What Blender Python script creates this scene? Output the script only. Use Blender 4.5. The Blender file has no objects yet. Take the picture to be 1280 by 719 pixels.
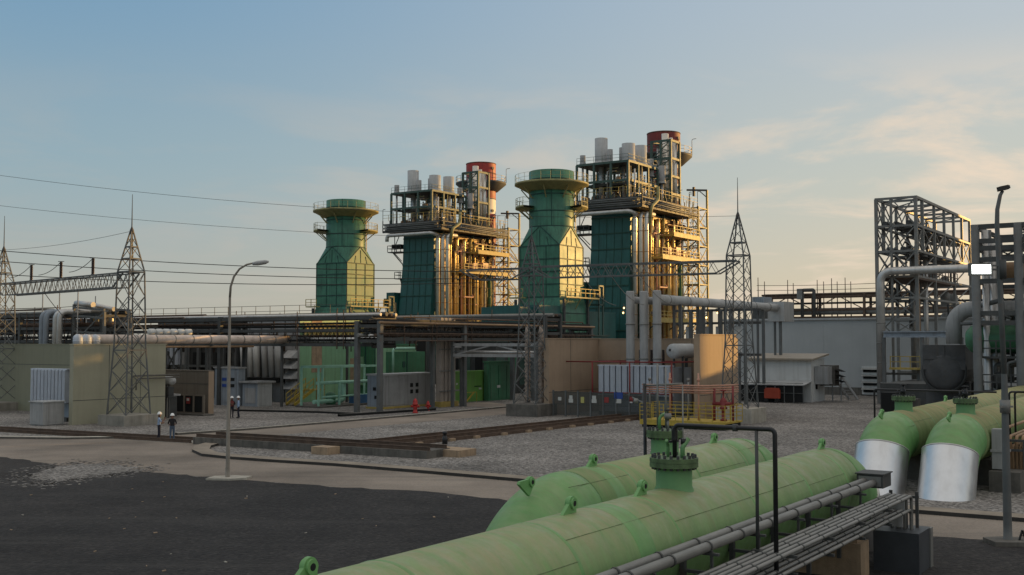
import bpy, bmesh, math, random
from mathutils import Vector, Matrix
random.seed(7)
R = math.radians
sc = bpy.context.scene
COL = sc.collection

# ------------------------------------------------------------------ camera geometry and measuring helpers
F, CX, CY, H = 1370.0, 640.0, 359.5, 6.2
HY = 427.0
TH = math.atan((HY - CY) / F)
AZ = R(33.6)                                   # heading of the plant's long axis
U = Vector((math.sin(AZ), math.cos(AZ), 0)); V = Vector((-math.cos(AZ), math.sin(AZ), 0))
RZ = math.pi / 2 - AZ
Z = Vector((0, 0, 1))

def ray(px, py):
    a, b = (px - CX) / F, (CY - py) / F
    return Vector((a, math.cos(TH) - b * math.sin(TH), math.sin(TH) + b * math.cos(TH)))
def at(px, py, Y):
    d = ray(px, py); return Vector((0, 0, H)) + d * (Y / d.y)
def G(px, py, z=0.0):
    d = ray(px, py); return Vector((0, 0, H)) + d * ((z - H) / d.z)
def ext(P, d, px):                             # how far from P along d the picture column px lies
    k = (px - CX) / F; c, s = math.cos(TH), math.sin(TH)
    y0 = P.y * c + (P.z - H) * s; dy = d.y * c + d.z * s
    return (k * y0 - P.x) / (d.x - k * dy)
def zat(P, py):                                # height of picture row py on the vertical through P
    b = (CY - py) / F; t = math.tan(math.atan(b) + TH)
    return H + t * P.y
def L(root, P):                                # world point in a plant-aligned frame standing at root
    q = Vector(P) - Vector(root); return Vector((q.dot(U), q.dot(V), q.z))

# ------------------------------------------------------------------ materials
def nd(t, ty, **kw):
    n = t.nodes.new(ty)
    for k, v in kw.items(): setattr(n, k, v)
    return n
MATS = {}
def mat(name, col, rough=.6, metal=0., var=.3, scale=1.2, streak=0., dirt=(.09, .07, .05), bump=0., bscale=30., spec=.4, top=None, spots=0., spotcol=(.16, .07, .03)):
    if name in MATS: return MATS[name]
    m = bpy.data.materials.new(name); m.use_nodes = True; t = m.node_tree; t.nodes.clear()
    out = nd(t, 'ShaderNodeOutputMaterial'); b = nd(t, 'ShaderNodeBsdfPrincipled'); t.links.new(b.outputs[0], out.inputs[0])
    b.inputs['Roughness'].default_value = rough; b.inputs['Metallic'].default_value = metal; b.inputs['Specular IOR Level'].default_value = spec
    tc = nd(t, 'ShaderNodeTexCoord'); L_ = t.links.new
    n1 = nd(t, 'ShaderNodeTexNoise'); n1.inputs['Scale'].default_value = scale; n1.inputs['Detail'].default_value = 6; n1.inputs['Roughness'].default_value = .65
    L_(tc.outputs['Object'], n1.inputs['Vector'])
    mx = nd(t, 'ShaderNodeMix', data_type='RGBA')
    rr = nd(t, 'ShaderNodeValToRGB'); rr.color_ramp.elements[0].position = .3; rr.color_ramp.elements[1].position = .7
    L_(n1.outputs[0], rr.inputs[0]); L_(rr.outputs[0], mx.inputs[0])
    c = Vector(col)
    mx.inputs[6].default_value = (*(c * (1 - var)), 1); mx.inputs[7].default_value = (*[min(1, x * (1 + var * .6)) for x in c], 1)
    cur = mx.outputs[2]
    def over(cur, fac, colour):
        q = nd(t, 'ShaderNodeMix', data_type='RGBA'); L_(fac, q.inputs[0]); L_(cur, q.inputs[6]); q.inputs[7].default_value = (*colour, 1); return q.outputs[2]
    if streak:
        mp = nd(t, 'ShaderNodeMapping'); mp.inputs['Scale'].default_value = (2.2, 2.2, .14); L_(tc.outputs['Object'], mp.inputs[0])
        n2 = nd(t, 'ShaderNodeTexNoise'); n2.inputs['Scale'].default_value = 1.6; n2.inputs['Detail'].default_value = 4; L_(mp.outputs[0], n2.inputs['Vector'])
        r2 = nd(t, 'ShaderNodeValToRGB'); r2.color_ramp.elements[0].position = .48; r2.color_ramp.elements[1].position = .78
        r2.color_ramp.elements[1].color = (streak, streak, streak, 1); L_(n2.outputs[0], r2.inputs[0]); cur = over(cur, r2.outputs[0], dirt)
    if spots:
        n3 = nd(t, 'ShaderNodeTexNoise'); n3.inputs['Scale'].default_value = scale * 3.1; n3.inputs['Detail'].default_value = 8; L_(tc.outputs['Object'], n3.inputs['Vector'])
        r3 = nd(t, 'ShaderNodeValToRGB'); r3.color_ramp.elements[0].position = .60; r3.color_ramp.elements[1].position = .72
        r3.color_ramp.elements[1].color = (spots, spots, spots, 1); L_(n3.outputs[0], r3.inputs[0]); cur = over(cur, r3.outputs[0], spotcol)
    if top:                                    # dust that settles on upward faces
        g = nd(t, 'ShaderNodeNewGeometry'); sx = nd(t, 'ShaderNodeSeparateXYZ'); L_(g.outputs['Normal'], sx.inputs[0])
        ma = nd(t, 'ShaderNodeMath', operation='MULTIPLY_ADD'); L_(n1.outputs[0], ma.inputs[0]); ma.inputs[1].default_value = .8; ma.inputs[2].default_value = -.4
        ad = nd(t, 'ShaderNodeMath', operation='ADD'); L_(ma.outputs[0], ad.inputs[0]); L_(sx.outputs[2], ad.inputs[1])
        r4 = nd(t, 'ShaderNodeValToRGB'); r4.color_ramp.elements[0].position = .25; r4.color_ramp.elements[1].position = .95
        r4.color_ramp.elements[1].color = (top[3],) * 3 + (1,); L_(ad.outputs[0], r4.inputs[0]); cur = over(cur, r4.outputs[0], top[:3])
    L_(cur, b.inputs['Base Color'])
    mr = nd(t, 'ShaderNodeMapRange'); mr.inputs[3].default_value = max(.05, rough - .1); mr.inputs[4].default_value = min(1, rough + .15)
    L_(n1.outputs[0], mr.inputs[0]); L_(mr.outputs[0], b.inputs['Roughness'])
    if bump:
        n5 = nd(t, 'ShaderNodeTexNoise'); n5.inputs['Scale'].default_value = bscale; n5.inputs['Detail'].default_value = 4; L_(tc.outputs['Object'], n5.inputs['Vector'])
        bp = nd(t, 'ShaderNodeBump'); bp.inputs['Strength'].default_value = bump; bp.inputs['Distance'].default_value = .03
        L_(n5.outputs[0], bp.inputs['Height']); L_(bp.outputs[0], b.inputs['Normal'])
    MATS[name] = m; return m

M = dict(
    conc=mat('concrete', (.30, .28, .24), .85, var=.3, scale=.9, streak=.5, bump=.3),
    concl=mat('pale_concrete', (.42, .39, .33), .85, var=.25, scale=1.4, streak=.4, bump=.3),
    concd=mat('dark_concrete', (.13, .12, .105), .9, var=.4, scale=1.2, streak=.6, dirt=(.03, .03, .028), bump=.3),
    conct=mat('tan_concrete', (.36, .26, .17), .88, var=.35, scale=1.4, streak=.4, bump=.3),
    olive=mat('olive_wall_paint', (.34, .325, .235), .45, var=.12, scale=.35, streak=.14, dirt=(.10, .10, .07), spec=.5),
    olivedk=mat('shaded_olive_wall_paint', (.235, .232, .16), .5, var=.12, scale=.35, streak=.2, dirt=(.10, .10, .07)),  # olive copy darkened: bay shade put into the colour
    brownwall=mat('buff_wall_render', (.36, .265, .185), .75, var=.16, scale=.5, streak=.18, dirt=(.13, .10, .08)),
    darkwall=mat('brown_wall_render', (.17, .145, .115), .8, var=.2, scale=.5, streak=.4),
    teal=mat('teal_green_cladding', (.060, .19, .125), .46, var=.3, scale=.6, streak=.7, dirt=(.03, .07, .05), spec=.32),
    tealdk=mat('dark_teal_cladding', (.017, .10, .092), .45, var=.3, scale=.4, streak=.5, dirt=(.006, .03, .03), spec=.5),
    seam=mat('dark_seam_steel', (.022, .07, .055), .6, var=.3),
    pipegreen=mat('weathered_green_pipe_paint', (.20, .285, .125), .55, var=.18, scale=.8, streak=.35, dirt=(.30, .28, .17), top=(.30, .285, .165, .75), spots=.35, spotcol=(.16, .13, .07), bump=.12, bscale=14, spec=.35),
    sungold=mat('sun_gold_wall_tint', (.36, .22, .075), .5, metal=.1, var=.45, scale=1.1, streak=.6, dirt=(.10, .06, .03)),  # sun gold put into the colour of the boiler side panel
    sunpipe=mat('sun_tinted_lagged_pipe', (.80, .60, .26), .30, metal=.45, var=.3, scale=.9, streak=.4, dirt=(.2, .12, .06)),  # pale pipe lagging tinted gold in place of sunlight
    pipefresh=mat('fresh_green_pipe_paint', (.13, .285, .115), .5, var=.15, scale=1.5, top=(.24, .30, .15, .35), spec=.4),
    leafgreen=mat('bright_green_paint', (.165, .36, .13), .5, var=.15),
    cabgreen=mat('lime_green_cabinet_paint', (.13, .30, .06), .5, var=.2, scale=.6, streak=.4),
    darkgreen=mat('dark_green_enclosure_paint', (.055, .18, .095), .5, var=.3, scale=.5, streak=.4),
    midgreen=mat('pale_green_enclosure_paint', (.22, .40, .23), .5, var=.2, scale=.4, streak=.4),
    mint=mat('mint_pipe_paint', (.30, .55, .42), .45, var=.2),
    silver=mat('aluminium_cladding', (.72, .72, .72), .32, metal=.85, var=.12, scale=1.0, streak=.2, dirt=(.35, .33, .3)),
    silverd=mat('dull_aluminium_lagging', (.55, .54, .52), .42, metal=.6, var=.2, scale=.8, streak=.35, dirt=(.2, .17, .14)),
    silv2=mat('bright_lagging', (.74, .69, .62), .30, metal=.55, var=.15, scale=.7, streak=.35, dirt=(.3, .22, .15)),
    galv=mat('galvanised_steel', (.24, .235, .22), .5, metal=.4, var=.25, scale=1.5),
    steel=mat('grey_structural_steel', (.125, .13, .128), .55, metal=.1, var=.3, scale=.8, spots=.3),
    dsteel=mat('dark_structural_steel', (.066, .068, .066), .6, var=.35, scale=.8, spots=.2),
    gsteel=mat('green_grey_steel', (.06, .10, .085), .55, var=.3),
    rustst=mat('rusty_steel', (.105, .070, .050), .8, var=.4, scale=2.2),
    orange=mat('orange_brown_steel', (.32, .20, .11), .6, var=.3),  # plain orange brown base colour for assorted steelwork
    black=mat('black_paint', (.016, .016, .017), .38, var=.3, scale=6),
    cable=mat('dark_cable', (.02, .02, .02), .6, var=.2),
    insul=mat('brown_porcelain', (.035, .02, .016), .3, var=.2),
    yellow=mat('yellow_safety_paint', (.46, .33, .05), .5, var=.25, scale=3, streak=.3),
    yelst=mat('dusty_yellow_steel', (.42, .31, .09), .55, var=.3, scale=1.2, spots=.3),
    buffst=mat('olive_yellow_platform_paint', (.30, .27, .12), .55, var=.3),
    red=mat('red_chimney_paint', (.36, .04, .034), .55, var=.2, scale=.6, streak=.4, dirt=(.18, .03, .025)),
    shadered=mat('shaded_red_chimney_paint', (.20, .035, .03), .6, var=.25, scale=.6, streak=.5, dirt=(.09, .03, .025)),  # chimney red darkened to hold the shade of the boiler frame
    white=mat('white_chimney_paint', (.72, .69, .63), .55, var=.12, scale=.6, streak=.4, dirt=(.35, .25, .18)),
    maroon=mat('maroon_pipe_paint', (.20, .025, .025), .5, var=.2),
    hydrant=mat('red_hydrant_paint', (.42, .025, .02), .4, var=.2),
    copper=mat('pink_primer_pipe', (.50, .26, .18), .5, var=.2),
    whitep=mat('off_white_panel', (.62, .62, .60), .5, var=.1, scale=.5, streak=.35, dirt=(.32, .3, .26)),
    whitewall=mat('white_sheet_wall', (.40, .41, .405), .5, var=.1, scale=.25, streak=.2, dirt=(.30, .30, .29)),
    rad=mat('pale_blue_radiator_paint', (.50, .54, .60), .45, var=.1, scale=1.5, streak=.3, dirt=(.25, .24, .24)),
    bluegrey=mat('blue_grey_cabinet_paint', (.26, .295, .335), .5, var=.18, scale=.7, streak=.4),
    grey=mat('grey_plant_paint', (.33, .33, .325), .6, var=.2, scale=.6, streak=.5, dirt=(.12, .11, .10)),
    greyl=mat('light_grey_plant_paint', (.42, .425, .42), .6, var=.2, scale=.6, streak=.45, dirt=(.2, .18, .16)),
    dark=mat('dark_opening', (.010, .011, .011), .8, var=.3),
    bluesign=mat('blue_sign', (.03, .07, .28), .4, var=.05), redsign=mat('red_sign', (.26, .04, .035), .4, var=.05),
    yelsign=mat('yellow_sign', (.45, .42, .14), .4, var=.05), whsign=mat('white_sign', (.5, .5, .47), .4, var=.05),
    skin=mat('skin', (.20, .10, .065), .5, var=.1, scale=20), helm=mat('white_helmet', (.80, .80, .78), .3, var=.04),
    shirtb=mat('blue_shirt', (.27, .36, .52), .85, var=.15, scale=8), shirtk=mat('black_shirt', (.018, .016, .018), .85, var=.2, scale=8),
    trous=mat('navy_trousers', (.018, .020, .032), .85, var=.2, scale=8), jeans=mat('denim', (.07, .10, .15), .85, var=.25, scale=8),
    boots=mat('black_boots', (.012, .011, .01), .6, var=.2, scale=8), vestr=mat('dark_red_vest', (.14, .03, .03), .8, var=.2, scale=8),
    glass=mat('window_glass', (.02, .025, .03), .12, var=.2, spec=.7),
)
def pipe_paint(name, green, dust, dustamt, bleach):
    m = bpy.data.materials.new(name); m.use_nodes = True; t = m.node_tree; t.nodes.clear(); L_ = t.links.new
    out = nd(t, 'ShaderNodeOutputMaterial'); b = nd(t, 'ShaderNodeBsdfPrincipled'); L_(b.outputs[0], out.inputs[0]); b.inputs['Specular IOR Level'].default_value = .35
    tc = nd(t, 'ShaderNodeTexCoord')
    def noise(sc_, scale, det=6, rough=.6, loc=(0, 0, 0)):
        mp = nd(t, 'ShaderNodeMapping'); mp.inputs['Scale'].default_value = sc_; mp.inputs['Location'].default_value = loc; L_(tc.outputs['Object'], mp.inputs[0])
        n = nd(t, 'ShaderNodeTexNoise'); n.inputs['Scale'].default_value = scale; n.inputs['Detail'].default_value = det; n.inputs['Roughness'].default_value = rough; L_(mp.outputs[0], n.inputs['Vector']); return n.outputs[0]
    def rng(x, a, c, lo=0., hi=1.):
        n = nd(t, 'ShaderNodeMapRange', interpolation_type='SMOOTHSTEP'); L_(x, n.inputs[0]); n.inputs[1].default_value = a; n.inputs[2].default_value = c; n.inputs[3].default_value = lo; n.inputs[4].default_value = hi; return n.outputs[0]
    def mul(a, c):
        n = nd(t, 'ShaderNodeMath', operation='MULTIPLY'); L_(a, n.inputs[0])
        if isinstance(c, float): n.inputs[1].default_value = c
        else: L_(c, n.inputs[1])
        return n.outputs[0]
    def over(cur, fac, col):
        q = nd(t, 'ShaderNodeMix', data_type='RGBA'); L_(fac, q.inputs[0]); L_(cur, q.inputs[6]); q.inputs[7].default_value = (*col, 1); return q.outputs[2]
    c = Vector(green); q = nd(t, 'ShaderNodeMix', data_type='RGBA'); L_(rng(noise((2.2, .6, .6), 1.0, 7, .7), .30, .70), q.inputs[0]); q.inputs[6].default_value = (*(c * .86), 1); q.inputs[7].default_value = (*(c * 1.14), 1); cur = q.outputs[2]
    g = nd(t, 'ShaderNodeNewGeometry'); sx = nd(t, 'ShaderNodeSeparateXYZ'); L_(g.outputs['Normal'], sx.inputs[0])
    cur = over(cur, mul(mul(rng(sx.outputs[2], .05, .85), rng(noise((3.2, .9, .9), 1.0, 8, .75), .25, .70)), dustamt), dust)       # dust that lies on the crest
    cur = over(cur, mul(rng(noise((7, .55, .55), 1.0, 5, .7), .55, .74), .45), tuple(x * .7 for x in dust))                     # run marks down the sides
    cur = over(cur, mul(rng(noise((2.6, .5, .5), 1.3, 8, .75, (4, 2, 0)), .58, .72), bleach), (.40, .44, .28))                    # pale worn patches
    cur = over(cur, mul(rng(noise((.5, 3, 3), 2.2, 9, .8, (9, 1, 3)), .66, .74), .55), (.13, .075, .035))                       # rusty scuffs
    L_(cur, b.inputs['Base Color'])
    L_(rng(noise((1, 1, 1), 2.5), .3, .7, .42, .72), b.inputs['Roughness'])
    bp = nd(t, 'ShaderNodeBump'); bp.inputs['Strength'].default_value = .12; bp.inputs['Distance'].default_value = .03; L_(noise((1, 1, 1), 9, 4), bp.inputs['Height']); L_(bp.outputs[0], b.inputs['Normal'])
    MATS[name] = m; return m
M['pipegreen'] = pipe_paint('weathered_pipe_paint', (.185, .325, .12), (.36, .325, .185), .9, .65)
M['pipebend'] = pipe_paint('greener_pipe_paint', (.135, .31, .105), (.25, .30, .15), .6, .4)
M['pipetan'] = pipe_paint('dusty_bleached_pipe_paint', (.20, .27, .11), (.42, .33, .18), .95, .3)
def emis(name, col, s):
    m = bpy.data.materials.new(name); m.use_nodes = True; t = m.node_tree; t.nodes.clear()
    o = nd(t, 'ShaderNodeOutputMaterial'); e = nd(t, 'ShaderNodeEmission'); e.inputs[0].default_value = (*col, 1); e.inputs[1].default_value = s
    t.links.new(e.outputs[0], o.inputs[0]); return m
M['led'] = emis('lit_led_panel', (.93, 1, .97), 9.0); M['bulb'] = emis('warm_bulb', (1, .62, .22), 6.0); M['bulbw'] = emis('white_lamp', (1, .85, .7), 3.0)

# ------------------------------------------------------------------ mesh builder
def fillet(pts, rad, n=6):
    pts = [Vector(p) for p in pts]; out = [pts[0]]
    for i in range(1, len(pts) - 1):
        a, b, c = pts[i - 1], pts[i], pts[i + 1]
        d1, d2 = (a - b), (c - b); l1, l2 = d1.length, d2.length; d1.normalize(); d2.normalize()
        ang = d1.angle(d2)
        if ang > 3.1: out.append(b); continue
        t = min(rad / math.tan(ang / 2), l1 * .49, l2 * .49); r = t * math.tan(ang / 2)
        cen = b + (d1 + d2).normalized() * (r / math.sin(ang / 2))
        p, q = b + d1 * t - cen, b + d2 * t - cen
        tot = p.angle(q); ax = p.cross(q)
        if ax.length < 1e-9: out.append(b); continue
        ax.normalize()
        for k in range(n + 1): out.append(cen + Matrix.Rotation(tot * k / n, 3, ax) @ p)
    out.append(pts[-1]); return out

class MB:
    def __init__(s): s.v = []; s.f = []; s.sm = []; s.mi = []; s.cur = 0
    def add(s, vs, fs, smooth=False):
        o = len(s.v); s.v += [tuple(x) for x in vs]
        for f in fs: s.f.append([i + o for i in f]); s.sm.append(smooth); s.mi.append(s.cur)
        return s
    def m(s, i): s.cur = i; return s
    def box(s, x0, x1, y0, y1, z0, z1):
        return s.add([(x0, y0, z0), (x1, y0, z0), (x1, y1, z0), (x0, y1, z0), (x0, y0, z1), (x1, y0, z1), (x1, y1, z1), (x0, y1, z1)],
                     [(3, 2, 1, 0), (4, 5, 6, 7), (0, 1, 5, 4), (1, 2, 6, 5), (2, 3, 7, 6), (3, 0, 4, 7)])
    def bar(s, p, q, w, h=None):
        p, q = Vector(p), Vector(q); h = h or w; d = (q - p)
        if d.length < 1e-6: return s
        d.normalize(); up = Z if abs(d.z) < .95 else Vector((1, 0, 0))
        a = d.cross(up).normalized() * (w / 2); b = a.cross(d).normalized() * (h / 2)
        vs = [p - a - b, p + a - b, p + a + b, p - a + b, q - a - b, q + a - b, q + a + b, q - a + b]
        return s.add(vs, [(0, 1, 2, 3), (7, 6, 5, 4), (0, 4, 5, 1), (1, 5, 6, 2), (2, 6, 7, 3), (3, 7, 4, 0)])
    def tube(s, p, q, r, r2=None, n=8, caps=True): return s.path([p, q], r, n, caps, r2)
    def path(s, pts, r, n=8, caps=True, r2=None):
        pts = [Vector(p) for p in pts]; N = len(pts); r2 = r if r2 is None else r2
        d0 = (pts[1] - pts[0]).normalized(); up = Z if abs(d0.z) < .9 else Vector((1, 0, 0))
        a = d0.cross(up).normalized(); vs = []; fs = []
        for i, p in enumerate(pts):
            d = (pts[min(i + 1, N - 1)] - pts[max(i - 1, 0)]).normalized()
            a = (a - d * a.dot(d)).normalized(); b = d.cross(a); rr = r + (r2 - r) * i / (N - 1)
            for k in range(n):
                t = 2 * math.pi * k / n; vs.append(p + (a * math.cos(t) + b * math.sin(t)) * rr)
        for i in range(N - 1):
            for k in range(n):
                k2 = (k + 1) % n; fs.append((i * n + k, i * n + k2, (i + 1) * n + k2, (i + 1) * n + k))
        s.add(vs, fs, True)
        if caps:
            o = len(s.v) - len(vs)
            s.f.append([o + k for k in range(n)][::-1]); s.f.append([o + (N - 1) * n + k for k in range(n)]); s.sm += [False] * 2; s.mi += [s.cur] * 2
        return s
    def lathe(s, prof, c=(0, 0, 0), n=24, a0=0, a1=2 * math.pi, smooth=True):
        c = Vector(c); full = abs(a1 - a0 - 2 * math.pi) < 1e-6; m = n if full else n + 1; vs = []; fs = []
        for r, z in prof:
            for k in range(m):
                t = a0 + (a1 - a0) * k / n; vs.append(c + Vector((r * math.cos(t), r * math.sin(t), z)))
        for i in range(len(prof) - 1):
            for k in range(n):
                k2 = (k + 1) % m; fs.append((i * m + k, i * m + k2, (i + 1) * m + k2, (i + 1) * m + k))
        return s.add(vs, fs, smooth)
    def cyl(s, c, r, z0, z1, n=24): return s.lathe([(.001, z0), (r, z0)], c, n, smooth=False).lathe([(r, z0), (r, z1)], c, n).lathe([(r, z1), (.001, z1)], c, n, smooth=False)
    def prism(s, poly, z0, z1):
        n = len(poly); vs = [(x, y, z0) for x, y in poly] + [(x, y, z1) for x, y in poly]
        return s.add(vs, [tuple(range(n))[::-1], tuple(range(n, 2 * n))] + [(i, (i + 1) % n, n + (i + 1) % n, n + i) for i in range(n)])
    def rail(s, pts, h=1.1, sp=1.6, r=.035, toe=False):
        pts = [Vector(p) for p in pts]
        for a, b in zip(pts, pts[1:]):
            n = max(1, round((b - a).length / sp))
            for zz in (h, h * .52): s.bar(a + Z * zz, b + Z * zz, r * 2)
            for k in range(n + 1): p = a.lerp(b, k / n); s.bar(p, p + Z * h, r * 2)
            if toe: s.bar(a + Z * .1, b + Z * .1, .02, .2)
        return s
    def build(s, name, mats, parent=None, loc=None, rz=0):
        me = bpy.data.meshes.new(name); me.from_pydata(s.v, [], s.f)
        for m in (mats if isinstance(mats, (list, tuple)) else [mats]): me.materials.append(m)
        me.polygons.foreach_set('use_smooth', s.sm); me.polygons.foreach_set('material_index', s.mi); me.update()
        o = bpy.data.objects.new(name, me); COL.objects.link(o)
        if parent: o.parent = parent
        if loc is not None: o.location = loc
        o.rotation_euler.z = rz
        return o
def split_build(mb, name, mats, parent):
    n = len(mb.v); par = list(range(n))
    def fd(i):
        while par[i] != i: par[i] = par[par[i]]; i = par[i]
        return i
    for f in mb.f:
        a = fd(f[0])
        for j in f[1:]: par[fd(j)] = a
    g = {}
    for k, f in enumerate(mb.f): g.setdefault(fd(f[0]), []).append(k)
    out = []
    for ks in g.values():
        q = MB(); ix = {}
        for k in ks:
            for i in mb.f[k]:
                if i not in ix: ix[i] = len(q.v); q.v.append(mb.v[i])
            q.f.append([ix[i] for i in mb.f[k]]); q.sm.append(mb.sm[k]); q.mi.append(mb.mi[k])
        out.append(q.build(name, mats, parent))
    return out
def tag(o, label, cat, group=None, kind=None):
    if label: o['label'] = label
    if cat: o['category'] = cat
    if group: o['group'] = group
    if kind: o['kind'] = kind
    return o
def thing(name, label, cat, loc, rz=0., group=None):
    o = bpy.data.objects.new(name, None); COL.objects.link(o); o.location = loc; o.rotation_euler.z = rz; o.empty_display_size = .3
    return tag(o, label, cat, group)
def pth(name, label, cat, loc, group=None): return thing(name, label, cat, loc, RZ, group)    # plant-aligned: local x = U, local y = V
def copy_tree(o, parent=None):
    c = o.copy(); COL.objects.link(c)
    if parent: c.parent = parent
    for ch in [x for x in o.children]: copy_tree(ch, c)
    return c
def ground_sheet(name, pts, z, m):
    me = bpy.data.meshes.new(name); bm = bmesh.new(); vs = [bm.verts.new((p[0], p[1], z)) for p in pts]
    f = bm.faces.new(vs); bm.normal_update()
    if f.normal.z < 0: f.normal_flip()
    bmesh.ops.triangulate(bm, faces=[f]); bm.to_mesh(me); bm.free(); me.materials.append(m)
    o = bpy.data.objects.new(name, me); COL.objects.link(o); o['kind'] = 'structure'; return o

# ------------------------------------------------------------------ camera
cam = bpy.data.cameras.new('camera'); co = bpy.data.objects.new('camera', cam); COL.objects.link(co)
cam.sensor_width = 36; cam.lens = 36 * F / 1280; cam.clip_start = .1; cam.clip_end = 6000
co.location = (0, 0, H); co.rotation_euler = (math.pi / 2 + TH, 0, 0); sc.camera = co

# ------------------------------------------------------------------ daylight: low sun from the right, beyond the plant
SUN_AZ, SUN_EL = R(61), R(5.8)
w = bpy.data.worlds.new("World"); sc.world = w; w.use_nodes = True
t = w.node_tree; t.nodes.clear(); lk = t.links.new
wo = nd(t, 'ShaderNodeOutputWorld'); bg = nd(t, 'ShaderNodeBackground'); lk(bg.outputs[0], wo.inputs[0]); bg.inputs[1].default_value = .1
sky = nd(t, 'ShaderNodeTexSky', sky_type='NISHITA'); sky.sun_disc = False; sky.sun_elevation = SUN_EL; sky.sun_rotation = SUN_AZ
sky.air_density = 1.0; sky.dust_density = 1.6; sky.ozone_density = 2.0; sky.altitude = 0
def mth(op, a, b=None, c=None):
    n = nd(t, 'ShaderNodeMath', operation=op)
    for i, x in enumerate((a, b, c)):
        if x is None: continue
        if isinstance(x, (int, float)): n.inputs[i].default_value = x
        else: lk(x, n.inputs[i])
    return n.outputs[0]
def mixc(fac, a, b):
    n = nd(t, 'ShaderNodeMix', data_type='RGBA'); n.clamp_factor = True
    for i, x in ((0, fac), (6, a), (7, b)):
        if isinstance(x, (int, float)): n.inputs[i].default_value = x
        elif isinstance(x, tuple): n.inputs[i].default_value = (*x, 1)
        else: lk(x, n.inputs[i])
    return n.outputs[2]
def ramp(x, a, b): 
    n = nd(t, 'ShaderNodeMapRange', interpolation_type='SMOOTHSTEP'); lk(x, n.inputs[0]); n.inputs[1].default_value = a; n.inputs[2].default_value = b; return n.outputs[0]
tc = nd(t, 'ShaderNodeTexCoord'); sp = nd(t, 'ShaderNodeSeparateXYZ'); lk(tc.outputs['Generated'], sp.inputs[0])
dz = mth('MAXIMUM', sp.outputs[2], 0.0)
az = mth('ARCTAN2', sp.outputs[0], sp.outputs[1])               # 0 ahead, + to the right
# haze tints measured over the plant: cooler to the left, peach towards the sun
SK = lambda r, g, b: tuple(10 * ((x / 255) / 12.92 if x / 255 < .04045 else ((x / 255 + .055) / 1.055) ** 2.4) for x in (r, g, b))
side = ramp(az, -.45, .50)
hor = mixc(side, SK(186, 185, 174), SK(226, 209, 180))
mid = mixc(side, SK(156, 180, 190), SK(204, 206, 196))
high = mixc(side, SK(124, 163, 193), SK(188, 200, 210))
grad = mixc(ramp(dz, .0, .17), hor, mid); grad = mixc(ramp(dz, .12, .33), grad, high); grad = mixc(ramp(dz, .36, .75), grad, SK(238, 233, 226))
base = mixc(.88, sky.outputs[0], grad)
# thin evening cloud, low in the sky
den = mth('ADD', dz, .10); cxn = mth('DIVIDE', sp.outputs[0], den); cyn = mth('DIVIDE', sp.outputs[1], den)
cb = nd(t, 'ShaderNodeCombineXYZ'); lk(cxn, cb.inputs[0]); lk(mth('MULTIPLY', cyn, 1.0), cb.inputs[1])
n1 = nd(t, 'ShaderNodeTexNoise'); lk(cb.outputs[0], n1.inputs['Vector']); n1.inputs['Scale'].default_value = 1.25; n1.inputs['Detail'].default_value = 8; n1.inputs['Roughness'].default_value = .58; n1.inputs['Distortion'].default_value = .4
band = mth('MULTIPLY', ramp(dz, .0, .05), mth('SUBTRACT', 1.0, ramp(dz, .15, .27)))
cf = mth('MULTIPLY', mth('MULTIPLY', ramp(n1.outputs[0], .45, .64), band), mth('MULTIPLY_ADD', side, .75, .2))
cloud = mixc(side, SK(186, 180, 172), SK(242, 220, 196))
lk(mixc(mth('MULTIPLY', cf, .9), base, cloud), bg.inputs[0])
sl = bpy.data.lights.new('sun', 'SUN'); so = bpy.data.objects.new('sun', sl); COL.objects.link(so)
sl.energy = 5.0; sl.angle = R(.5); sl.color = (1, .57, .17)
sd = Vector((math.sin(SUN_AZ) * math.cos(SUN_EL), math.cos(SUN_AZ) * math.cos(SUN_EL), math.sin(SUN_EL)))
so.rotation_euler = sd.to_track_quat('Z', 'Y').to_euler(); so.location = sd * 300
sc.view_settings.view_transform = 'Standard'; sc.view_settings.look = 'None'; sc.view_settings.exposure = 0
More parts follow.
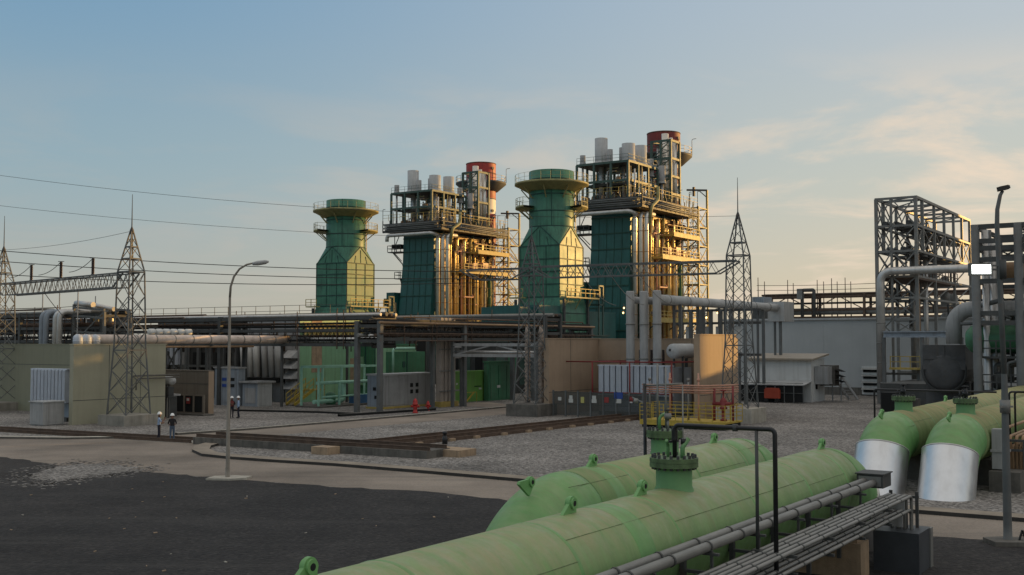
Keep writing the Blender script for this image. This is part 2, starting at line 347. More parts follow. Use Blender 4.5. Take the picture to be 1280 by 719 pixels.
# ================================================================== GROUND
def gmat(name, cols, scale, big, bump, bscale, rough=.92, patches=None, fine=0.):
    m = bpy.data.materials.new(name); m.use_nodes = True; t = m.node_tree; t.nodes.clear(); L_ = t.links.new
    out = nd(t, 'ShaderNodeOutputMaterial'); b = nd(t, 'ShaderNodeBsdfPrincipled'); L_(b.outputs[0], out.inputs[0])
    b.inputs['Roughness'].default_value = rough; b.inputs['Specular IOR Level'].default_value = .25
    tc = nd(t, 'ShaderNodeTexCoord')
    vo = nd(t, 'ShaderNodeTexVoronoi'); vo.inputs['Scale'].default_value = scale; L_(tc.outputs['Object'], vo.inputs['Vector'])
    sx = nd(t, 'ShaderNodeSeparateColor'); L_(vo.outputs['Color'], sx.inputs[0])
    rp = nd(t, 'ShaderNodeValToRGB'); e = rp.color_ramp.elements
    e[0].color = (*cols[0], 1); e[1].color = (*cols[-1], 1)
    for i, c in enumerate(cols[1:-1]): x = e.new((i + 1) / (len(cols) - 1)); x.color = (*c, 1)
    L_(sx.outputs[0], rp.inputs[0]); cur = rp.outputs[0]
    nb = nd(t, 'ShaderNodeTexNoise'); nb.inputs['Scale'].default_value = big; nb.inputs['Detail'].default_value = 7; nb.inputs['Roughness'].default_value = .6; L_(tc.outputs['Object'], nb.inputs['Vector'])
    mr = nd(t, 'ShaderNodeMapRange'); mr.inputs[1].default_value = .3; mr.inputs[2].default_value = .7; mr.inputs[3].default_value = .62; mr.inputs[4].default_value = 1.3; L_(nb.outputs[0], mr.inputs[0])
    mu = nd(t, 'ShaderNodeVectorMath', operation='SCALE'); L_(cur, mu.inputs[0]); L_(mr.outputs[0], mu.inputs['Scale']); cur = mu.outputs[0]
    for i, (col, sc_, lo, hi, amt) in enumerate(patches or []):
        mp = nd(t, 'ShaderNodeMapping'); mp.inputs['Location'].default_value = (13.7 * i + 3, 5.1 * i, 0); L_(tc.outputs['Object'], mp.inputs[0])
        n = nd(t, 'ShaderNodeTexNoise'); n.inputs['Scale'].default_value = 1.0 if isinstance(sc_, tuple) else sc_; n.inputs['Detail'].default_value = 8; n.inputs['Roughness'].default_value = .68
        if isinstance(sc_, tuple): mp.inputs['Scale'].default_value = (sc_[0], sc_[1], 1); mp.inputs['Rotation'].default_value = (0, 0, -(RZ + math.pi / 2)); L_(mp.outputs[0], n.inputs['Vector'])
        r = nd(t, 'ShaderNodeMapRange'); r.inputs[1].default_value = lo; r.inputs[2].default_value = hi; r.inputs[4].default_value = amt; L_(n.outputs[0], r.inputs[0])
        q = nd(t, 'ShaderNodeMix', data_type='RGBA'); L_(r.outputs[0], q.inputs[0]); L_(cur, q.inputs[6]); q.inputs[7].default_value = (*col, 1); cur = q.outputs[2]
    L_(cur, b.inputs['Base Color'])
    nn = nd(t, 'ShaderNodeTexNoise'); nn.inputs['Scale'].default_value = bscale; nn.inputs['Detail'].default_value = 3; L_(tc.outputs['Object'], nn.inputs['Vector'])
    ad = nd(t, 'ShaderNodeMath', operation='SUBTRACT'); L_(nn.outputs[0], ad.inputs[0]); L_(vo.outputs['Distance'], ad.inputs[1])
    bp = nd(t, 'ShaderNodeBump'); bp.inputs['Strength'].default_value = bump; bp.inputs['Distance'].default_value = .04
    L_(ad.outputs[0], bp.inputs['Height']); L_(bp.outputs[0], b.inputs['Normal']); return m
m_gravel = gmat('grey_gravel', [(.065, .060, .054), (.16, .147, .134), (.22, .203, .186), (.36, .335, .31), (.13, .12, .11)], 9, .16, .9, 14,
                patches=[((.20, .15, .11), .11, .56, .75, .4), ((.05, .05, .05), .22, .62, .8, .5)])
m_asphalt = gmat('old_asphalt', [(.017, .016, .016), (.034, .031, .030), (.024, .022, .022), (.052, .048, .044)], 9, .30, .8, 14, rough=.9,
                 patches=[((.105, .068, .042), .12, .44, .64, .6), ((.085, .060, .042), .33, .50, .68, .5), ((.06, .056, .052), (.05, .75), .52, .68, .5), ((.075, .066, .057), .45, .50, .70, .6), ((.012, .012, .013), 1.2, .52, .72, .6), ((.16, .15, .14), 5.0, .76, .80, .7)])
m_road = gmat('dusty_concrete_road', [(.215, .18, .148), (.25, .21, .172), (.275, .23, .19)], 20, .14, .35, 30,
              patches=[((.12, .11, .10), (.04, .9), .53, .68, .45), ((.29, .20, .15), .16, .52, .72, .55), ((.10, .095, .09), .5, .60, .78, .55), ((.30, .27, .24), .3, .62, .8, .4)])
m_road2 = gmat('grey_service_road', [(.15, .145, .14), (.18, .17, .165), (.21, .20, .19)], 20, .2, .35, 30, patches=[((.24, .19, .15), .2, .55, .75, .4)])
big = 3000
ground_sheet('ground', [(-big, -200), (big, -200), (big, big), (-big, big)], 0, m_gravel)
asp = [G(*p) for p in [(-900, 545), (-300, 557), (0, 571), (80, 583), (165, 589), (290, 599), (330, 602), (430, 610), (530, 615), (640, 627), (780, 640), (1128, 670), (1280, 677.5), (1500, 690), (1900, 712)]]
_r = random.Random(21); rag = []
for p, q in zip(asp, asp[1:]):
    n_ = max(1, min(60, int((q - p).length / .7)))
    for k in range(n_): rag.append(p.lerp(q, k / n_) + Vector((_r.uniform(-.12, .12), _r.uniform(-.28, .28), 0)))
rag.append(asp[-1])
ground_sheet('asphalt_yard', [p.xy for p in rag] + [(60, 2), (60, -60), (-120, -60), (-130, 40)], .012, m_asphalt)
kerbpx = [(330, 550.5), (298, 551.5), (262, 555), (243, 560), (240, 565), (252, 570.5), (285, 574), (340, 578), (420, 583), (530, 592), (668, 604), (1128, 641), (1280, 653), (1700, 686)]
kerb = [G(*p) for p in kerbpx]
far = [G(*p) for p in [(1900, 650), (1700, 640), (1280, 605), (900, 570), (400, 552), (318, 547), (440, 535.5), (560, 525), (640, 517), (690, 512), (760, 505), (760, 499), (642, 508.5), (440, 526.5), (310, 537.5), (222, 543.5), (150, 548.5), (0, 548), (-300, 540), (-900, 530)]]
ground_sheet('concrete_road', [p.xy for p in asp] + [p.xy for p in far], .006, m_road)
# gravel of the kerbed islands lies above the road sheet
isl = [p.xy for p in kerb] + [G(*p).xy for p in [(1700, 610), (1280, 560), (900, 545), (700, 513), (640, 517.5), (560, 525.5), (440, 536), (330, 548)]]
ground_sheet('gravel_island', isl, .010, m_gravel)
gp = [G(*p) for p in [(25, 596), (60, 584), (105, 578), (160, 581), (185, 587), (150, 593), (118, 597), (70, 604), (40, 603)]]
_g = random.Random(9); gr = []
for p, q in zip(gp, gp[1:] + gp[:1]):
    for k in range(14): gr.append(p.lerp(q, k / 14) + Vector((_g.gauss(0, .22), _g.gauss(0, .38), 0)))
gcen = sum(gp, Vector()) / len(gp)
gps = ground_sheet('gravel_patch', [(gcen + (p - gcen) * .86).xy for p in gr], .017, m_gravel)
gs = MB()
for k in range(700):
    p = _g.choice(gr); f = 1 + abs(_g.gauss(0, .16)) * _g.choice((-1, 1, 1)); p = gcen + (p - gcen) * f + Vector((_g.gauss(0, .3), _g.gauss(0, .3), 0)); r_ = _g.uniform(.03, .13); a0 = _g.uniform(0, 6)
    gs.add([(p.x + r_ * math.cos(a0 + j * 1.257) * _g.uniform(.6, 1.5), p.y + r_ * math.sin(a0 + j * 1.257) * _g.uniform(.6, 1.5), .021) for j in range(5)], [(0, 1, 2, 3, 4)])
gs.build('spilled_gravel', m_gravel)['kind'] = 'stuff'
ground_sheet('service_path', [G(*p).xy for p in [(588, 503.5), (612, 503), (660, 509), (645, 511), (560, 507)]], .010, m_road)
deb = MB(); _r = random.Random(4)
for k in range(34):
    px, py = _r.uniform(0, 700), _r.uniform(600, 715); p = G(px, py); z_ = _r.uniform(.02, .05); a = _r.uniform(0, 3)
    deb.m(_r.choice((0, 0, 1))); deb.bar(p + Z * .02 - Vector((math.cos(a), math.sin(a), 0)) * z_ * 1.3, p + Z * .03 + Vector((math.cos(a), math.sin(a), 0)) * z_ * 1.3, z_ * 1.4, z_ * .6)
deb.build('stone_litter', [M['conct'], M['concl']])['kind'] = 'stuff'
def ribbon(name, pts, wid, z0, z1, mats, kind='structure'):
    pts = [Vector((p[0], p[1], 0)) for p in pts]; a, b = [], []
    for i, p in enumerate(pts):
        d = (pts[min(i + 1, len(pts) - 1)] - pts[max(i - 1, 0)]).normalized(); nrm = Vector((-d.y, d.x, 0)); a.append(p); b.append(p + nrm * wid)
    mb = MB(); n = len(pts)
    vs = [p + Z * z0 for p in a] + [p + Z * z1 for p in a] + [p + Z * z1 for p in b] + [p + Z * z0 for p in b]
    for i in range(n - 1):
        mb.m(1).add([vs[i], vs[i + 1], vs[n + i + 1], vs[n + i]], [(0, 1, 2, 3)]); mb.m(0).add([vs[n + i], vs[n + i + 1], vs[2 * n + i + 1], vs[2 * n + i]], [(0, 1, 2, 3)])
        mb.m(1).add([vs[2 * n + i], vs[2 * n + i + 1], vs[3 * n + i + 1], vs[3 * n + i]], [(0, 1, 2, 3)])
    o = mb.build(name, mats); o['kind'] = kind; return o
ribbon('kerb', kerb, .95, 0, .15, [mat('dusty_kerb_top', (.27, .225, .175), .9, var=.3, scale=.8, bump=.3), mat('shadowed_kerb_side', (.045, .042, .038), .9, var=.4)])  # near-black side slot: shade of the kerb face put into colour
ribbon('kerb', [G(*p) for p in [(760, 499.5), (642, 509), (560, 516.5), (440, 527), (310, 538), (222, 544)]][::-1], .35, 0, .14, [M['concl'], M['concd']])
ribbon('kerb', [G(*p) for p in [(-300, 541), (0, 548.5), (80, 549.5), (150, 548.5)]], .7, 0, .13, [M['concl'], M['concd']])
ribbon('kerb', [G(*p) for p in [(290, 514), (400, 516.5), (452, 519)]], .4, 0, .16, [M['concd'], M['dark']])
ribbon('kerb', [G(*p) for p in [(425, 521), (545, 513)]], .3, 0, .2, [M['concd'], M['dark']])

# transformer tracks on their beams
def track(name, label, a, b, wid, h, gap, mtop, brk=True):
    a, b = Vector(a), Vector(b); ln = (b - a).length; an = math.atan2((b - a).y, (b - a).x)
    t = thing(name, label, 'rail track', a, an)
    mb = MB().box(0, ln, -wid / 2, wid / 2, 0, h); mb.build('track_beam', mtop, t)
    for s in (-1, 1):
        mb = MB(); mb.box(0, ln, s * gap / 2 - .07, s * gap / 2 + .07, h, h + .03); mb.box(0, ln, s * gap / 2 - .03, s * gap / 2 + .03, h + .03, h + .16); mb.box(0, ln, s * gap / 2 - .05, s * gap / 2 + .05, h + .16, h + .2); mb.build('rail', M['rustst'], t)
    mb = MB(); k = 1.0
    while k < ln - .5: mb.box(k, k + .5, -wid / 2 - .22, -wid / 2 - .002, 0, h * .8); k += 2.4 + random.random()
    
    if brk: split_build(mb, 'beam_bracket', M['conct'], t)
    return t
A0, A1 = G(408, 566), G(792, 523.5)
track('rail_track', 'long rusty transformer rail track running from the road to the fenced bay', A0, A1, 2.0, .22, 1.5, M['rustst'])
B0, B1 = G(258, 553.5), G(548, 572)
track('rail_track', 'low dusty rail track crossing the yard left of the standing people', G(-60, 535), G(250, 553), 1.9, .02, 1.5, M['conc'], False)
track('rail_track', 'rusty rail track on stained raised concrete beam crossing beside the people', B0, B1, 2.2, .42, 1.6, M['concd'], False)
bl = pth('beam_end_block', 'low tan concrete block ending the stained rail beam', 'concrete block', G(553, 571)); mb = MB().box(0, 1.6, -1.1, .9, 0, .38); mb.build('block_body', M['conct'], bl)
bo = thing('bollard', 'small black bollard on the end of the stained rail beam', 'bollard', G(556, 563.5) + Z * .38); MB().lathe([(.001, 0), (.16, 0), (.14, .4), (.10, .42), (.10, .55), (.13, .56), (.13, .68), (.06, .72), (.001, .72)], n=14).build('bollard_body', M['black'], bo)
ob_ = pth('beam_end_block', 'orange tan concrete block below the rail junction', 'concrete block', G(399, 568.5)); MB().box(0, 3.2, -.6, .6, 0, .42).build('block_body', M['conct'], ob_)

# ================================================================== BIG GREEN PIPES
M['seamrust'] = mat('stained_weld', (.19, .255, .12), .7, var=.4, scale=2, spots=.55, spotcol=(.12, .075, .04))
PR, PZ = 1.07, 2.08
def lug(parent, x, y, z, tilt=0, m='leafgreen'):
    mb = MB(); n = 14; out = []; R0 = .125; h = .17
    for k in range(n + 1):
        a = -.15 + (math.pi + .15) * k / n; out.append((R0 * math.cos(a), h + R0 * math.sin(a)))
    out = [(R0, -.12)] + out + [(-.40, -.05), (-.40, -.12)]
    c = math.cos(tilt); s_ = math.sin(tilt)
    P = lambda u, vv, w_: (u * c - w_ * s_, vv, u * s_ + w_ * c)
    vs = [P(u, -.035, w_) for u, w_ in out] + [P(u, .035, w_) for u, w_ in out]; k = len(out)
    mb.add(vs, [tuple(range(k)), tuple(range(k, 2 * k))[::-1]] + [(i, k + i, k + (i + 1) % k, (i + 1) % k) for i in range(k)])
    ring = []
    for ys in (-.075, .075):
        for rr in (.10, .05):
            ring.append([P(rr * math.cos(6.2832 * j / 16), ys, h + rr * math.sin(6.2832 * j / 16)) for j in range(16)])
    for a_, b_ in ((0, 1), (3, 2), (2, 0)):
        mb.add(ring[a_] + ring[b_], [(j, (j + 1) % 16, 16 + (j + 1) % 16, 16 + j) for j in range(16)])
    o = mb.build('lifting_lug', M[m], parent, (x, y, z))
    MB().add([P(.05 * math.cos(6.2832 * j / 16), ys, h + .05 * math.sin(6.2832 * j / 16)) for ys in (-.078, .078) for j in range(16)], [tuple(range(16)), tuple(range(16, 32))[::-1]] + [(j, (j + 1) % 16, 16 + (j + 1) % 16, 16 + j) for j in range(16)]).build('lug_hole', M['dark'], o); return o
def manhole(parent, x, r=.38, h=.42, m='pipefresh'):
    z0 = PZ + PR - .1
    neck = MB().lathe([(r + .05, 0), (r, .12), (r, h + .1)], n=32).build('manhole_neck', M[m], parent, (x, 0, z0))
    f = h + .1
    fl = MB().cyl((0, 0, 0), r + .13, f, f + .085, 40).cyl((0, 0, 0), r + .12, f + .085, f + .105, 40).cyl((0, 0, 0), r + .13, f + .105, f + .19, 40).build('flange', [mat('grimy_green_flange_paint', (.10, .155, .07), .55, var=.45, scale=5, spots=.5, spotcol=(.05, .04, .025))], neck)
    mb = MB()
    for k in range(20):
        a = 2 * math.pi * k / 20; mb.cyl(((r + .065) * math.cos(a), (r + .065) * math.sin(a), 0), .032, f - .05, f + .26, 6)
    mb.build('flange_bolt', M['dsteel'], neck); return neck, z0 + f + .19
def big_pipe(label, root, x0, x1, end0, end1, sil0=True, sil1=True, seams=(), bands=(), slope=.75, rad=2.6, body='pipegreen'):
    t = pth('water_main_pipe', label, 'pipeline', root, 'large green water mains')
    pts = []
    if end0: pts += [(x0 - slope * (PZ + 1.0), 0, -1.0)]
    pts += [(x0, 0, PZ)] if end0 else [(x0, 0, PZ)]
    pts += [(x1, 0, PZ)]
    if end1: pts += [(x1 + slope * (PZ + 1.0), 0, -1.0)]
    fp_ = fillet(pts, rad, 14); k0 = 15 if end0 else 0; k1 = len(fp_) - (16 if end1 else 1)
    MB().path(fp_[k0:k1 + 1] if not (end0 or end1) else [Vector(p) for p in fp_[k0:k1 + 1]], PR, 64).build('pipe_shell', M[body], t)
    if end0: MB().path(fp_[:k0 + 1], PR, 64).build('pipe_bend', M['pipebend'], t)
    if end1: MB().path(fp_[k1:], PR, 64).build('pipe_bend', M['pipebend'], t)
    mb = MB()
    for sx in seams: mb.lathe([(PR, -.05), (PR + .006, -.03), (PR + .010, 0), (PR + .006, .03), (PR, .05)], n=64)
    # seams are rings across the pipe's axis
    o = len(mb.v); mb.v = [(sx + z, x, PZ + y) for (sx, grp) in zip(seams, range(len(seams))) for (x, y, z) in mb.v[grp * 320:(grp + 1) * 320]]
    if seams: split_build(mb, 'weld_seam', M['pipebend'], t)
    rs = random.Random(len(label)); cuts = sorted([x0 + .3] + list(seams) + [x1 - .3])
    for xa, xb in zip(cuts, cuts[1:]):
        if xb - xa > .5:
            a_ = R(rs.choice((-38, -52, -30, 150))); rr_ = PR + .001; MB().tube((xa, rr_ * math.cos(a_) * (-1 if False else 1) * (-1), PZ - rr_ * math.sin(a_)), (xb, -rr_ * math.cos(a_), PZ - rr_ * math.sin(a_)), .008, n=6).build('long_seam', M['seamrust'], t)
    for bx, bw in bands:
        q = MB().lathe([(PR + .001, -bw / 2), (PR + .006, -bw / 2 + .02), (PR + .006, bw / 2 - .02), (PR + .001, bw / 2)], n=64)
        q.v = [(bx + z, x, PZ + y) for x, y, z in q.v]; q.build('repainted_band', M['pipebend'], t)
    for on, xe, sgn in ((end0 and sil0, x0, -1), (end1 and sil1, x1, 1)):
        if on:
            d = Vector((sgn * slope, 0, -1)).normalized(); zt = PZ * .80
            a = Vector((xe + sgn * slope * (PZ - zt), 0, zt)); b = Vector((xe + sgn * slope * PZ, 0, 0)) + d * 1.0
            MB().path([a, a + d * .01, b], PR + .015, 64, caps=False).build('aluminium_sleeve', M['silver'], t)
            for f_ in (0.0,): c_ = a + (b - a) * f_ * .72; MB().path([c_ - d * .03, c_ + d * .03], PR + .024, 64).build('sleeve_band', M['silverd'], t)
    return t
ax1 = Vector((.86 + .12, 19.6, 0))                        # axis of the nearest pipe
# crest line measured in the photo: shift so that the upper outline falls on it
m1 = 4.4
p1 = big_pipe('nearest big weathered green pipe with bolted manhole, running under the black pipe frame', ax1, -45, 15.6, False, True, seams=(-9.5, -5.0, -1.2, 2.6, 6.6, 10.2, 13.2), bands=((1.15, .62),))
n1, zt1 = manhole(p1, m1)
for px in (386, 803, 714): lug(p1, ext(ax1 + Z * 3.3, U, px), 0, PZ + PR)
lug(p1, 14.2, 0, PZ + PR)
ax2 = ax1 + V * 3.3
p2 = big_pipe('second green pipe behind the nearest one, both its ends bending into the ground', ax2, 4.2, 17.2, True, True, sil0=False, seams=(7.4, 11.0, 14.4), bands=((6.5, .5), (14.9, .7)))
m2 = ext(ax2 + Z * 3.3, U, 831)
n2, zt2 = manhole(p2, m2)
lug(p2, 6.8, 0, PZ + PR); lug(p2, 3.75, -.05, PZ + PR * .80, -.62); lug(p2, ext(ax2 + Z * 3.2, U, 893), 0, PZ + PR)
s0 = G(1181, 623); axr = s0 + U * (.5 * PZ + .25)
axl = axr + V * 2.75 + U * .2
p3 = big_pipe('far right green pipe with wide bright aluminium bend, next to the right lamp post', axr, 0, 60, True, False, slope=.5, body='pipetan', seams=(1.6, 5, 9, 13, 17, 22), bands=())
p4 = big_pipe('far left green pipe with aluminium bend partly hidden by the nearest pipe', axl, 0, 60, True, False, slope=.5, body='pipetan', seams=(1.6, 5, 9, 13, 17, 22), bands=())
n3, zt3 = manhole(p3, ext(axr + Z * 3.3, U, 1207)); n4, zt4 = manhole(p4, ext(axl + Z * 3.3, U, 1129.5))
lug(p3, -.2, 0, PZ + PR * .93, -.35); lug(p4, -.2, 0, PZ + PR * .93, -.35); lug(p4, ext(axl + Z * 3.3, U, 1182), 0, PZ + PR)

# valves standing on the manholes
def goose_valve(label, root, z, var):
    t = pth('air_valve', label, 'valve', root + Z * z)
    if var == 0:
        MB().path(fillet([(.0, .16, 0), (.0, .16, .36), (.26, .05, .46)], .16), .045, 10).build('vent_elbow', M['pipefresh'], t)
        MB().tube((0, -.1, 0), (0, -.1, .3), .04).lathe([(.001, .3), (.09, .3), (.11, .38), (.09, .46), (.001, .47)], (0, -.1, 0), 12).build('valve_body', M['galv'], t)
        MB().lathe([(.10, .54), (.12, .55), (.10, .56)], (0, -.1, 0), 14).bar((-.11, -.1, .55), (.11, -.1, .55), .02).bar((0, -.1, .46), (0, -.1, .56), .03).build('hand_wheel', M['black'], t)
    else:
        MB().path(fillet([(0, -.2, 0), (0, -.2, .22), (.12, -.28, .40)], .1), .05, 10).build('vent_elbow', M['pipefresh'], t)
        MB().path(fillet([(.05, .16, 0), (.05, .16, .25), (-.1, .12, .36)], .1), .035, 8).build('drain_elbow', M['pipefresh'], t)
        MB().tube((.0, .0, 0), (0, 0, .5), .022).bar((-.16, .02, .34), (.16, -.02, .34), .05).lathe([(.001, .28), (.06, .28), (.06, .4), (.001, .4)], (.05, -.2, .0), 10).build('valve_body', M['black'], t)
    return t
goose_valve('small black valve and short green elbows on the nearest manhole', ax1 + U * m1, zt1, 1)
goose_valve('green gooseneck vent with grey valve on the second manhole', ax2 + U * m2, zt2, 0)
for (a_, m_, z_, lb) in ((axr, ext(axr + Z * 3.3, U, 1207), zt3, 'valve spindles on the far right manhole'), (axl, ext(axl + Z * 3.3, U, 1129.5), zt4, 'tall valve spindle on the far left manhole')):
    t_ = pth('air_valve', lb, 'valve', a_ + U * m_ + Z * z_)
    MB().tube((0, 0, 0), (0, 0, .5), .05).lathe([(.001, .12), (.11, .14), (.11, .26), (.001, .28)], (0, 0, 0), 12).lathe([(.001, .5), (.14, .5), (.14, .53), (.001, .53)], (0, 0, 0), 12).build('valve_body', M['black'], t_)
    split_build(MB().tube((.2, .15, 0), (.2, .15, .38), .03).tube((-.2, -.1, 0), (-.2, -.1, .42), .03).tube((-.15, .2, 0), (-.15, .2, .3), .03), 'gauge_tap', M['black'], t_)

# black pipe frame over the nearest pipe
fz = 4.44
base = ax1 + U * m1
fr = pth('vent_pipe', 'black bent vent pipe reaching over the nearest manhole down past the conduits', 'pipe frame', base)
e1 = -ext(base + Z * fz, -V, 968.5); e2 = -ext(base + Z * fz, -V, 945.5)
MB().path(fillet([(0, -.02, zt1), (0, -.02, fz), (0, e1, fz), (0, e1, 0)], .1, 5), .048, 12).build('bent_pipe', M['black'], fr)
MB().lathe([(.065, -.1), (.065, .1)], (0, 0, 0), 12).build('pipe_collar', M['black'], fr, (0, -.02, fz - .22))
zb = 2.02
MB().tube((0, e2, zb), (0, e2, fz), .036, n=10).box(-.10, .10, e2 - .1, e2 + .1, zb - .02, zb + .01).build('support_post', M['dsteel'], fr)
MB().tube((.0, e1 * .62, fz - .07), (0, e1 * .62, fz + .07), .058, n=12).build('pipe_clamp', M['dsteel'], fr)
# slim instrument post frame behind, over the second pipe
base2 = ax2 + U * m2
f2 = pth('instrument_frame', 'slim dark posts with crossbar and grey instrument beside the second manhole', 'instrument frame', base2)
lx0 = -ext(base2 + Z * 3, -V, 806.5); lx1 = -ext(base2 + Z * 3, -V, 854)
zz0, zz1 = zat(base2, 480), zat(base2, 484)
MB().tube((0, -lx0 if False else lx0, 0), (0, lx0, zz0 + 0), .05, n=8).build('post', M['black'], f2)
MB().tube((0, lx1, PZ + .4), (0, lx1, zz0 - .03), .022, n=6).build('post', M['galv'], f2)
MB().tube((0, lx0, zz0 - .06), (0, lx1, zz0 + .02), .03, n=6).build('crossbar', M['galv'], f2)
MB().tube((0, lx0 * .35, zz0 - 1.2), (0, lx0 * .35, zz0 + .55), .032, n=6).build('sample_pipe', M['galv'], f2)
MB().tube((0, (lx0 * .3 + lx1 * .4), zz0 - 1.2), (0, (lx0 * .3 + lx1 * .4), zz0 + .45), .03, n=6).build('sample_pipe', M['galv'], f2)
MB().lathe([(.001, -.07), (.055, -.07), (.07, 0), (.055, .07), (.001, .07)], (0, lx0 + .28, zz0 - .5), 12).bar((0, lx0 + .02, zz0 - .55), (0, lx0 + .4, zz0 - .4), .03).build('transmitter', M['galv'], f2)

# conduit bundle along the nearest pipe
cr = pth('conduit_rack', 'bundle of grey electrical conduits on brackets along the nearest pipe', 'conduits', base)
xe = 9.6
def cond(name, y, z, r, pts, stp, ofs):
    mb = MB().path(pts, r, 14); mb.m(1); x = -27.6 + ofs
    while x < 9.1: mb.tube((x, y, z), (x + .06, y, z), r * 1.18, n=10); x += stp
    mb.build(name, [M['galv'], M['dsteel']], cr)
for (y, z, r) in [(-1.36, 2.40, .085), (-1.60, 2.36, .095)]: cond('large_conduit', y, z, r, [(-30, y, z), (xe - .3, y, z)], 1.6, 0)
ytop = [-1.78, -1.93, -2.08, -2.23, -2.38]; ylow = [-1.86, -2.04, -2.22, -2.40]
for y in ytop: cond('conduit', y, 1.97, .043, fillet([(-30, y, 1.97), (xe + .55 + (y + 2) * .3, y, 1.97), (xe + .55 + (y + 2) * .3, y, .2)], .16, 5), 1.3, (y % .3))
for y in ylow: cond('conduit', y, 1.62, .042, fillet([(-30, y, 1.62), (xe + .40 + (y + 2) * .3, y, 1.62), (xe + .40 + (y + 2) * .3, y, .2)], .16, 5), 1.3, (y % .3))
x = -28.4
while x < 9.5:
    mb = MB().bar((x, -1.0, 2.24), (x, -1.85, 2.24), .07, .05).bar((x, -1.0, 1.88), (x, -2.5, 1.88), .08, .06).bar((x, -1.0, 1.53), (x, -2.5, 1.53), .08, .06).bar((x, -1.12, .55), (x, -1.12, 2.3), .1, .1)
    mb.bar((x, -1.7, 1.53), (x, -1.7, 2.3), .05).build('bracket', M['dsteel'], cr); x += 2.4
jb = MB().box(xe - .42, xe + .42, -1.85, -1.15, 2.22, 2.58).box(xe - .46, xe + .46, -1.89, -1.11, 2.58, 2.61).build('junction_box', M['dsteel'], cr)
MB().box(xe - .427, xe - .421, -1.80, -1.2, 2.27, 2.53).build('box_cover', M['galv'], jb)
MB().box(xe + .02, xe + .06, -2.3, -1.9, 1.6, 1.9).box(xe - .2, xe - .16, -2.3, -1.9, 1.2, 1.5).build('cover_plate', M['grey'], cr)
MB().bar((xe + .75, -2.45, 0), (xe + .75, -2.45, 2.05), .08).bar((xe + .75, -1.75, 0), (xe + .75, -1.75, 2.05), .08).bar((xe + .75, -1.7, 1.9), (xe + .75, -2.5, 1.9), .07).build('end_post', M['dsteel'], cr)
pit = pth('duct_pit', 'dark steel plated cable pit box under the end of the conduits', 'cable pit', base + U * (xe + .2)); MB().box(-.55, .85, -2.75, -1.55, 0, 1.08).build('pit_wall', M['bluegrey'] if False else mat('dark_blue_grey_plate', (.05, .055, .062), .5, var=.25), pit); MB().box(.60, .86, -2.79, -2.752, 0, 1.08).build('lit_edge_strip', M['galv'], pit)  # pale strip paints the lit right side of the pit
for i, (xs, lb) in enumerate(((8.2, 'tan concrete saddle block under the conduit end of the nearest pipe'), (1.5, 'concrete saddle block under the middle of the nearest pipe'), (-8, 'concrete saddle block under the near end of the nearest pipe'))):
    q = pth('pipe_saddle', lb, 'pipe support', base + U * xs); MB().box(-.38, .38, -1.62, 1.0, 0, .92).box(-.28, .28, -1.5, 1.0, .92, 1.03).build('saddle_block', M['conct'], q); MB().box(-.25, .25, -1.0, 1.0, 1.03, 1.2).box(-.2, .2, -1.5, -1.2, 1.03, 1.55).build('saddle_plate', M['dsteel'], q)
for i, (xs, lb) in enumerate(((7.6, 'concrete saddle under the left half of the second pipe'), (14.6, 'concrete saddle under the right half of the second pipe'))):
    q = pth('pipe_saddle', lb, 'pipe support', ax2 + U * xs); MB().box(-.45, .45, -1.1, 1.1, 0, 1.12).build('saddle_block', M['conct'], q)
for a_, lb in ((axr, 'far right pipe'), (axl, 'far left pipe')):
    for xs, w_ in ((4.2, 'near'), (15, 'distant')):
        q = pth('pipe_saddle', f'grey saddle block under the {w_} stretch of the {lb}', 'pipe support', a_ + U * xs); MB().box(-.5, .5, -1.5, 1.1, 0, 1.12).build('saddle_block', M['concd'], q)

# the same conduits continue beside the far right pipe
c3 = pth('conduit_rack', 'conduits on grey brackets beside the far right pipe', 'conduits', axr)
for y, z in ((-1.7, 2.2), (-1.95, 2.2), (-2.2, 2.2), (-1.8, 1.8), (-2.1, 1.8), (-1.45, 2.5)): MB().path(fillet([(3.2, y, .1), (3.2, y, z), (45, y, z)], .2, 4), .07, 8).build('conduit', M['orange'], c3)
for x in (2.9, 6, 10, 15, 20, 26): MB().bar((x, -1.2, 1.65), (x, -2.4, 1.65), .1).bar((x, -1.2, 2.05), (x, -2.4, 2.05), .1).bar((x, -2.3, 0), (x, -2.3, 2.1), .12).build('bracket', M['dsteel'], c3)
MB().box(2.2, 2.75, -1.75, -1.15, .9, 2.55).box(2.15, 2.8, -1.8, -1.1, 1.6, 1.7).build('pipe_clamp_frame', M['grey'], c3)
pq = pth('concrete_plinth', 'dark concrete plinth right of the far right pipe', 'plinth', axr + U * 2.4); MB().box(-.7, .9, -2.3, -1.1, 0, .85).build('plinth_block', M['concd'], pq)
v3 = pth('vent_pipe', 'thin black vent pipes standing at the right edge behind the lamp post', 'pipe frame', axr + U * 5)
for px, yb in ((1262, 0), (1269, .6)):
    e = -ext(axr + U * 5 + Z * 3, -V, px); MB().path(fillet([(0, e, yb), (0, e, 4.0), (0, e - 1.5, 4.0)], .12, 4), .045, 8).build('vent_riser', M['black'], v3)
a_ = axl + U * 6
v4 = pth('vent_pipe', 'long black vent pipe crossing above both far manholes', 'pipe frame', a_)
e0, e1_ = -ext(a_ + Z * 3.5, -V, 1093), -ext(a_ + Z * 3.5, -V, 1246)
zv = zat(a_, 488)
MB().path(fillet([(0, e0, 0), (0, e0, zv), (0, e1_, zv)], .12, 4), .045, 8).build('bent_pipe', M['black'], v4)
for px in (1130, 1207): e = -ext(a_ + Z * 3.5, -V, px); MB().tube((0, e, 3.2), (0, e, zv), .04).build('drop_pipe', M['black'], v4)
